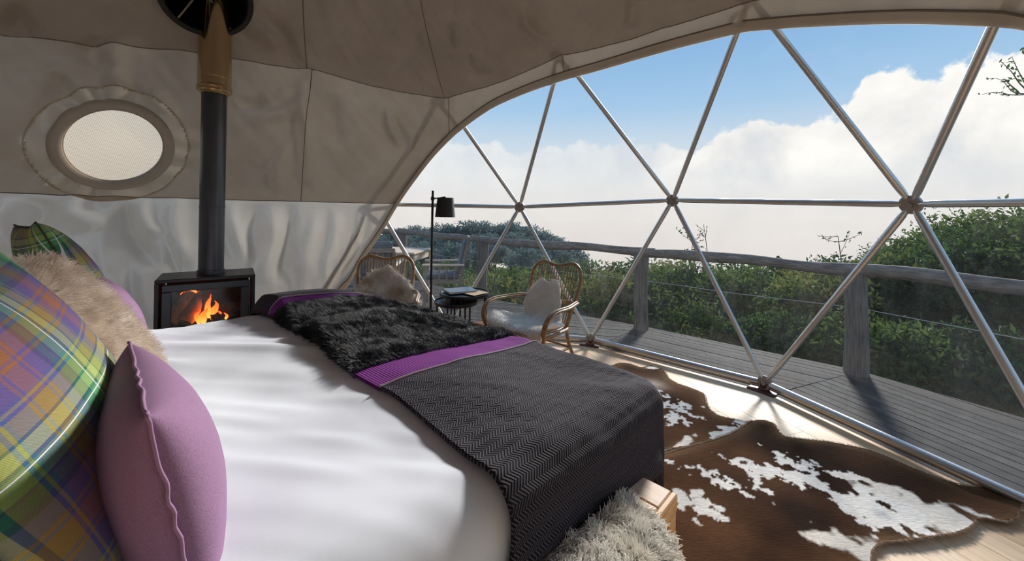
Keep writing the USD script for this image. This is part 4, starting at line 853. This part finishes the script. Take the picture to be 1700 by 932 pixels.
flat('magazine', 'dark glossy magazine lying on the upper black side table', 'magazine', (tc[0] - .045, tc[1] + .02, TZ + .0095), (.21, .28, .018), -62, 'magazine_cover', 'paper')
flat('card', 'tan paper card lying beside the magazine on the side table', 'card', (tc[0] + .125, tc[1] - .06, TZ + .0095), (.13, .2, .004), -40, 'card_tan')
tr_ = thing('tray', 'shallow tan wooden tray on the lower black side table', 'tray', loc=(tc[0] - .02, tc[1] + .02, .5495))
add('tray_body', lathe([(0, 0), (.125, 0), (.135, .022), (.13, .023), (.12, .008), (0, .008)], 40), 'teak', tr_, smooth=35)
sc = at_d(797, 533, 3.45)
so = thing('stool', 'small brown leather stool mostly hidden between the throw and the right rattan chair', 'stool', loc=(sc[0] + .03, sc[1], 0))
add('seat', lathe([(0, .33), (.13, .33), (.145, .345), (.145, .375), (.13, .392), (.06, .398), (0, .399)], 36), 'stool_leather', so, smooth=40)
for k in range(3): a = k * 2.1 + .4; add('leg', tube([(.09 * math.cos(a), .09 * math.sin(a), .332), (.13 * math.cos(a), .13 * math.sin(a), 0)], .013, 8), 'rattan', so)

# ------------------------------------------------------------------ rattan armchairs with sheepskins
def rattan_chair(label, loc, rz):
    """Seat 0.46 m wide; faces -y; the back leans to +y."""
    t = thing('rattan_chair', label, 'chair', loc=loc, rz=rz)
    def bk(x, z): return np.array([x, .21 + (z - .40) * .34, z])
    arch = spline([bk(-.20, .36), bk(-.235, .55), bk(-.265, .74), bk(-.245, .86), bk(-.17, .915), bk(-.08, .90), bk(0, .885), bk(.08, .90), bk(.17, .915), bk(.245, .86), bk(.265, .74), bk(.235, .55), bk(.20, .36)], 60)
    add('back_frame', tube(arch, .0165, 10), 'rattan', t, smooth=True)
    for k in range(15):
        x = -.205 + k * .41 / 14; zt = np.interp(abs(x), [0, .08, .17, .235], [.885, .90, .913, .87]); xb = x * .86
        add('back_spindle', tube(spline([bk(xb, .40), bk((x + xb) / 2, .64) + [0, .012, 0], bk(x, zt)], 8), .0052, 6), 'rattan', t, smooth=True)
    add('back_band', [tube(spline([bk(-.235, .57), bk(0, .565) + [0, .02, 0], bk(.235, .57)], 14), .008, 6), tube(spline([bk(-.235, .588), bk(0, .583) + [0, .02, 0], bk(.235, .588)], 14), .008, 6)], 'rattan', t, smooth=True)
    seat = spline([(-.25, -.27, .40), (0, -.31, .405), (.25, -.27, .40), (.27, 0, .39), (.20, .21, .37), (0, .24, .37), (-.20, .21, .37), (-.27, 0, .39)], 56, close=True)
    add('seat_frame', tube(seat, .016, 8, close=True), 'rattan', t, smooth=True)
    for k in range(13):
        x = -.22 + k * .44 / 12; add('seat_slat', tube([(x, -.285, .407), (x, -.03, .392), (x * .85, .215, .376)], .007, 6), 'rattan', t, smooth=True)
    for s in (-1, 1):
        arm = [(s * .255, .30, .58), (s * .30, .16, .595), (s * .335, -.02, .60), (s * .335, -.20, .60), (s * .325, -.29, .565), (s * .31, -.32, .48), (s * .285, -.29, .39)]
        add('armrest', [tube(spline(np.array(arm) + [s * d, 0, 0], 34), .0115, 8) for d in (-.011, .011)] + [tube(spline(np.array(arm) + [0, -.004, .014], 34), .010, 8)], 'rattan', t, smooth=True)
        add('leg', tube(spline([(s * .285, -.29, .39), (s * .27, -.25, .2), (s * .27, -.27, 0)], 10), .016, 8), 'rattan', t, smooth=True)
        add('leg', tube(spline([(s * .235, .26, .56), (s * .21, .20, .37), (s * .225, .26, .16), (s * .245, .34, 0)], 16), .016, 8), 'rattan', t, smooth=True)
        add('side_brace', tube([(s * .27, -.25, .2), (s * .24, .0, .21), (s * .222, .245, .19)], .011, 8), 'rattan', t, smooth=True)
    add('front_brace', tube([(-.27, -.25, .2), (0, -.25, .215), (.27, -.25, .2)], .011, 8), 'rattan', t, smooth=True); add('rear_brace', tube([(-.222, .25, .19), (0, .25, .2), (.222, .25, .19)], .011, 8), 'rattan', t, smooth=True)
    return t
def at_chair(loc, rz, p):
    a = math.radians(rz); p = np.asarray(p, float); c, s = math.cos(a), math.sin(a)
    return np.stack([loc[0] + p[..., 0] * c - p[..., 1] * s, loc[1] + p[..., 0] * s + p[..., 1] * c, loc[2] + p[..., 2]], -1)
def hide_over_chair(loc, rz, label, m, seed, top, lobes, L, w, side=0.0):
    """A skin lying on the seat, up the back rest to height top, and hanging over the front and one arm side."""
    S, T = np.meshgrid(np.linspace(-1, 1, 54), np.linspace(0, 1, 64), indexing='ij')
    path = spline([(-.345, .25), (-.34, .36), (-.29, .432), (-.12, .425), (.06, .41), (.165, .432), (.225, .55), (.275, .70), (.275 + (top - .70) * .34, top)], 64)
    wd = np.interp(T[0], [0, .12, .3, .45, .55, .66, .8, .92, 1.0], lobes); yy, zz = path[:, 0], path[:, 1]
    x = S * wd; tt = np.repeat(np.linspace(0, 1, 64)[None], 54, 0)
    zcut = .05 * np.abs(S) ** 2
    y = np.repeat(yy[None], 54, 0) + 0.0; z = np.repeat(zz[None], 54, 0)
    y = y - .03 * np.clip(np.abs(x) / .25, 0, 1.3) ** 2 * (T > .55); z = z + .03 * np.clip(np.abs(x) / .24, 0, 1.5) ** 2 * ((T > .15) & (T < .62)) + np.clip((T - .78) / .22, 0, 1) * .020 * np.cos(S * 4.5 + seed) - np.clip((T - .78) / .22, 0, 1) * .05 * S ** 4
    over = np.clip(np.abs(x) - .27, 0, 1); z = z + over * .35 * (T < .6)
    n_ = .022 * (fbm(np.stack([x * 7, T * 5, 0 * x + seed], -1), 3, seed) - .5); z = z + n_ * (T < .55); y = y + n_ * (T >= .55)
    x = x + side * np.clip((T - .5) / .25, 0, 1)
    x = x + .055 * (noise(np.stack([T * 9, S * 1.5, 0 * T + seed], -1), seed) - .5) * (np.abs(S) > .6)
    fleece('sheepskin', label, at_chair(loc, rz, np.stack([x, y, z], -1)), 15000, L, m, seed, w=w, comb=(0, 0, -.2), th=.014, base=m, curl=.8)
RC, RR = np.array([.215, 3.46, 0]), -38.0
LC, LRZ = np.array([-1.19, 3.62, 0]), 10.0
rattan_chair('rattan armchair in front of the window, right of the side tables', RC, RR)
rattan_chair('rattan armchair in the corner by the canvas, left of the floor lamp', LC, LRZ)
hide_over_chair(RC, RR, 'short white hide draped over the rattan armchair right of the side tables', 'fleece', 41, .755, [.24, .28, .33, .31, .25, .21, .20, .17, .12], .012, .003, -.055)
hide_over_chair(LC, LRZ, 'fluffy cream sheepskin draped over the rattan armchair left of the lamp', 'fleece_cream', 43, .82, [.20, .24, .28, .30, .36, .35, .29, .20, .10], .034, .0032)

# ------------------------------------------------------------------ cowhides on the floor
def cowhide(label, outline, patches, seed, z0=.0, curl=None, pale=(), spots=.5):
    from scipy.interpolate import RegularGridInterpolator
    pts = np.array([at_z(x, y)[:2] for x, y in outline]); pts = spline(np.c_[pts, np.zeros(len(pts))], 160, close=True)[:, :2]
    poly = Polygon(pts).buffer(0); step = .0095
    x0, y0, x1, y1 = poly.bounds; X, Y = np.meshgrid(np.arange(x0, x1 + step, step), np.arange(y0, y1 + step, step), indexing='ij')
    import shapely
    inside = shapely.contains_xy(poly, X, Y); dist = shapely.distance(shapely.points(X, Y), poly.exterior)
    keep = inside | (dist < step * .6)
    Z = z0 + .004 + .010 * np.clip(dist / .05, 0, 1) * fbm(np.stack([X * 3, Y * 3, 0 * X + seed], -1), 3, seed) + .009 * np.exp(-dist / .02) * noise(np.stack([X * 9, Y * 9, 0 * X], -1), seed)
    if curl is not None: Z = Z + curl(X, Y)
    w3 = np.stack([X, Y, 0 * X], -1); warp = (fbm(w3 * 9, 4, seed) - .5) * .16; warp2 = fbm(w3 * np.array([26, 26, 1]), 3, seed + 3); w1 = fbm(w3 * 10, 3, seed + 20) - .5; w2 = fbm(w3 * 27, 2, seed + 21) - .5
    br = fbm(w3 * 2.2, 3, seed + 9)[..., None]
    br = np.clip((br - .3) / .4, 0, 1); col = np.array([.022, .0095, .005]) * (1 - br) + np.array([.105, .047, .021]) * br
    edge = np.exp(-dist / .035)[..., None]; col = col * (1 - .45 * edge) + np.array([.34, .20, .10]) * .45 * edge
    for (cx, cy), (rx, ry), ang, hard, spot in patches:
        c = at_z(cx, cy)[:2]; ca, sa = math.cos(ang), math.sin(ang); dx, dy = (X - c[0]) * ca + (Y - c[1]) * sa, -(X - c[0]) * sa + (Y - c[1]) * ca
        q = np.hypot(dx / rx, dy / ry) / 1.25 + (w1 * 2.4 + w2 * 1.5) * (1.0 if hard else .6)
        m = np.clip((1 - q) / (.06 if hard else .22), 0, 1)
        if spot: m = m * np.clip((.585 - warp2 + .08 * (1 - q)) / .03, 0, 1)
        m = m[..., None]; wht = np.array([.80, .76, .70]) if hard else np.array([.78, .71, .62]); col = col * (1 - m) + wht * m
    for (cx, cy), r, cc in pale:
        c = at_z(cx, cy)[:2]; m = np.exp(-(np.hypot(X - c[0], Y - c[1]) / r) ** 2)[..., None] * .8; col = col * (1 - m) + np.array(cc) * m
    idx = -np.ones(X.shape, int); idx[keep] = np.arange(keep.sum()); f = grid_faces(*X.shape); fm = idx.ravel()[f]; ok = (fm >= 0).all(1); fm = fm[ok]
    P = np.stack([X, Y, Z], -1)[keep]
    # pull the outer vertices onto the outline
    dk = dist[keep]; near = dk < step * .75; ring = shapely.line_locate_point(poly.exterior, shapely.points(P[near][:, :2])); q = shapely.get_coordinates(shapely.line_interpolate_point(poly.exterior, ring)); P[near, :2] = q
    o = thing('cowhide_rug', label, 'rug'); C = np.clip(col[keep], 0, 1)
    Pb = P.copy(); Pb[:, 2] -= .0035; e = trimesh.Trimesh(P, fm, process=False); ed = e.edges_sorted; u, cnt = np.unique(ed, axis=0, return_counts=True); b = u[cnt == 1]; k = len(P)
    side = np.vstack([np.stack([b[:, 0], b[:, 1], b[:, 1] + k], 1), np.stack([b[:, 0], b[:, 1] + k, b[:, 0] + k], 1)])
    nn = np.array(e.vertex_normals); n2 = np.vstack([nn, -nn])
    add('hide', (np.vstack([P, Pb]), np.vstack([fm, fm[:, ::-1] + k, side])), 'cowhide', o, col=np.vstack([C, C]), normals=n2)
    # short fringe of hair along the edge
    rg = np.random.default_rng(seed); t = rg.random(2600) * poly.exterior.length; r0 = shapely.get_coordinates(shapely.line_interpolate_point(poly.exterior, t)); r1 = shapely.get_coordinates(shapely.line_interpolate_point(poly.exterior, (t + .01) % poly.exterior.length))
    tg = unit(r1 - r0); sgn = 1 if poly.exterior.is_ccw else -1; out = np.c_[tg[:, 1], -tg[:, 0], 0 * t] * sgn
    from scipy.spatial import cKDTree
    zz = P[cKDTree(P[:, :2]).query(r0)[1], 2]; rt = np.c_[r0, zz + .001]; d = unit(out + .5 * rg.normal(size=out.shape) * [1, 1, .3]); L = rg.uniform(.006, .020, (len(t), 1))
    curves('edge_hair', rt - out * .004, [rt + d * L * .6, rt + d * L + [0, 0, -.002]], .0016, .0006, 'hide_hair', o)
    return o
plain('hide_hair', (.36, .22, .12), .7)
back_out = [(985, 640), (1010, 612), (1045, 606), (1068, 612), (1080, 609), (1096, 613), (1108, 628), (1135, 642), (1165, 654), (1172, 672), (1190, 690), (1215, 698), (1252, 707), (1226, 722), (1160, 740), (1090, 758), (1040, 790), (960, 760)]
cowhide('brown and white cowhide rug by the foot of the bed, partly under the other hide', back_out, [((1112, 676), (.125, .17), .6, True, True), ((1128, 700), (.10, .09), .2, True, True), ((1215, 715), (.17, .035), .62, True, False), ((1130, 745), (.22, .030), .75, False, False), ((1082, 612), (.05, .03), 0, False, False)], 3, 0.0, pale=[((1085, 640), .09, (.50, .42, .36))])
front_out = [(1010, 830), (1060, 775), (1110, 758), (1180, 738), (1230, 716), (1262, 706), (1284, 713), (1296, 727), (1340, 735), (1400, 744), (1460, 760), (1510, 782), (1560, 800), (1610, 815), (1665, 826), (1686, 835), (1698, 855), (1690, 868), (1660, 873), (1632, 868), (1618, 876), (1590, 893), (1545, 900), (1500, 906), (1470, 908), (1448, 925), (1446, 950), (1380, 990), (1250, 1010), (1120, 990), (1030, 930)]
cu = at_z(1690, 852)[:2]; cu2 = at_z(1275, 712)[:2]
cowhide('large dark brown cowhide rug with white patches and a pale tail end', front_out, [((1345, 780), (.17, .055), -.55, True, True), ((1270, 790), (.14, .05), -.55, True, True), ((1190, 805), (.13, .055), -.4, True, True), ((1150, 836), (.10, .07), -.5, True, True), ((1240, 830), (.06, .022), -.6, True, False), ((1170, 855), (.07, .03), -.5, True, True), ((1350, 806), (.06, .022), -.6, True, False), ((1415, 800), (.05, .03), -.5, True, False),
        ((1545, 862), (.26, .11), -.85, False, False), ((1455, 848), (.11, .10), -.6, True, False), ((1640, 868), (.10, .03), -.85, False, False), ((1425, 922), (.13, .07), -.6, False, False), ((1300, 770), (.05, .03), -.5, True, True), ((1225, 778), (.06, .03), -.5, True, True)], 5, .014,
        curl=lambda X, Y: .02 * np.exp(-(np.hypot(X - cu[0], Y - cu[1]) / .10) ** 2) + .018 * np.exp(-(np.hypot(X - cu2[0], Y - cu2[1]) / .08) ** 2), pale=[((1465, 862), .035, (.42, .44, .46))])
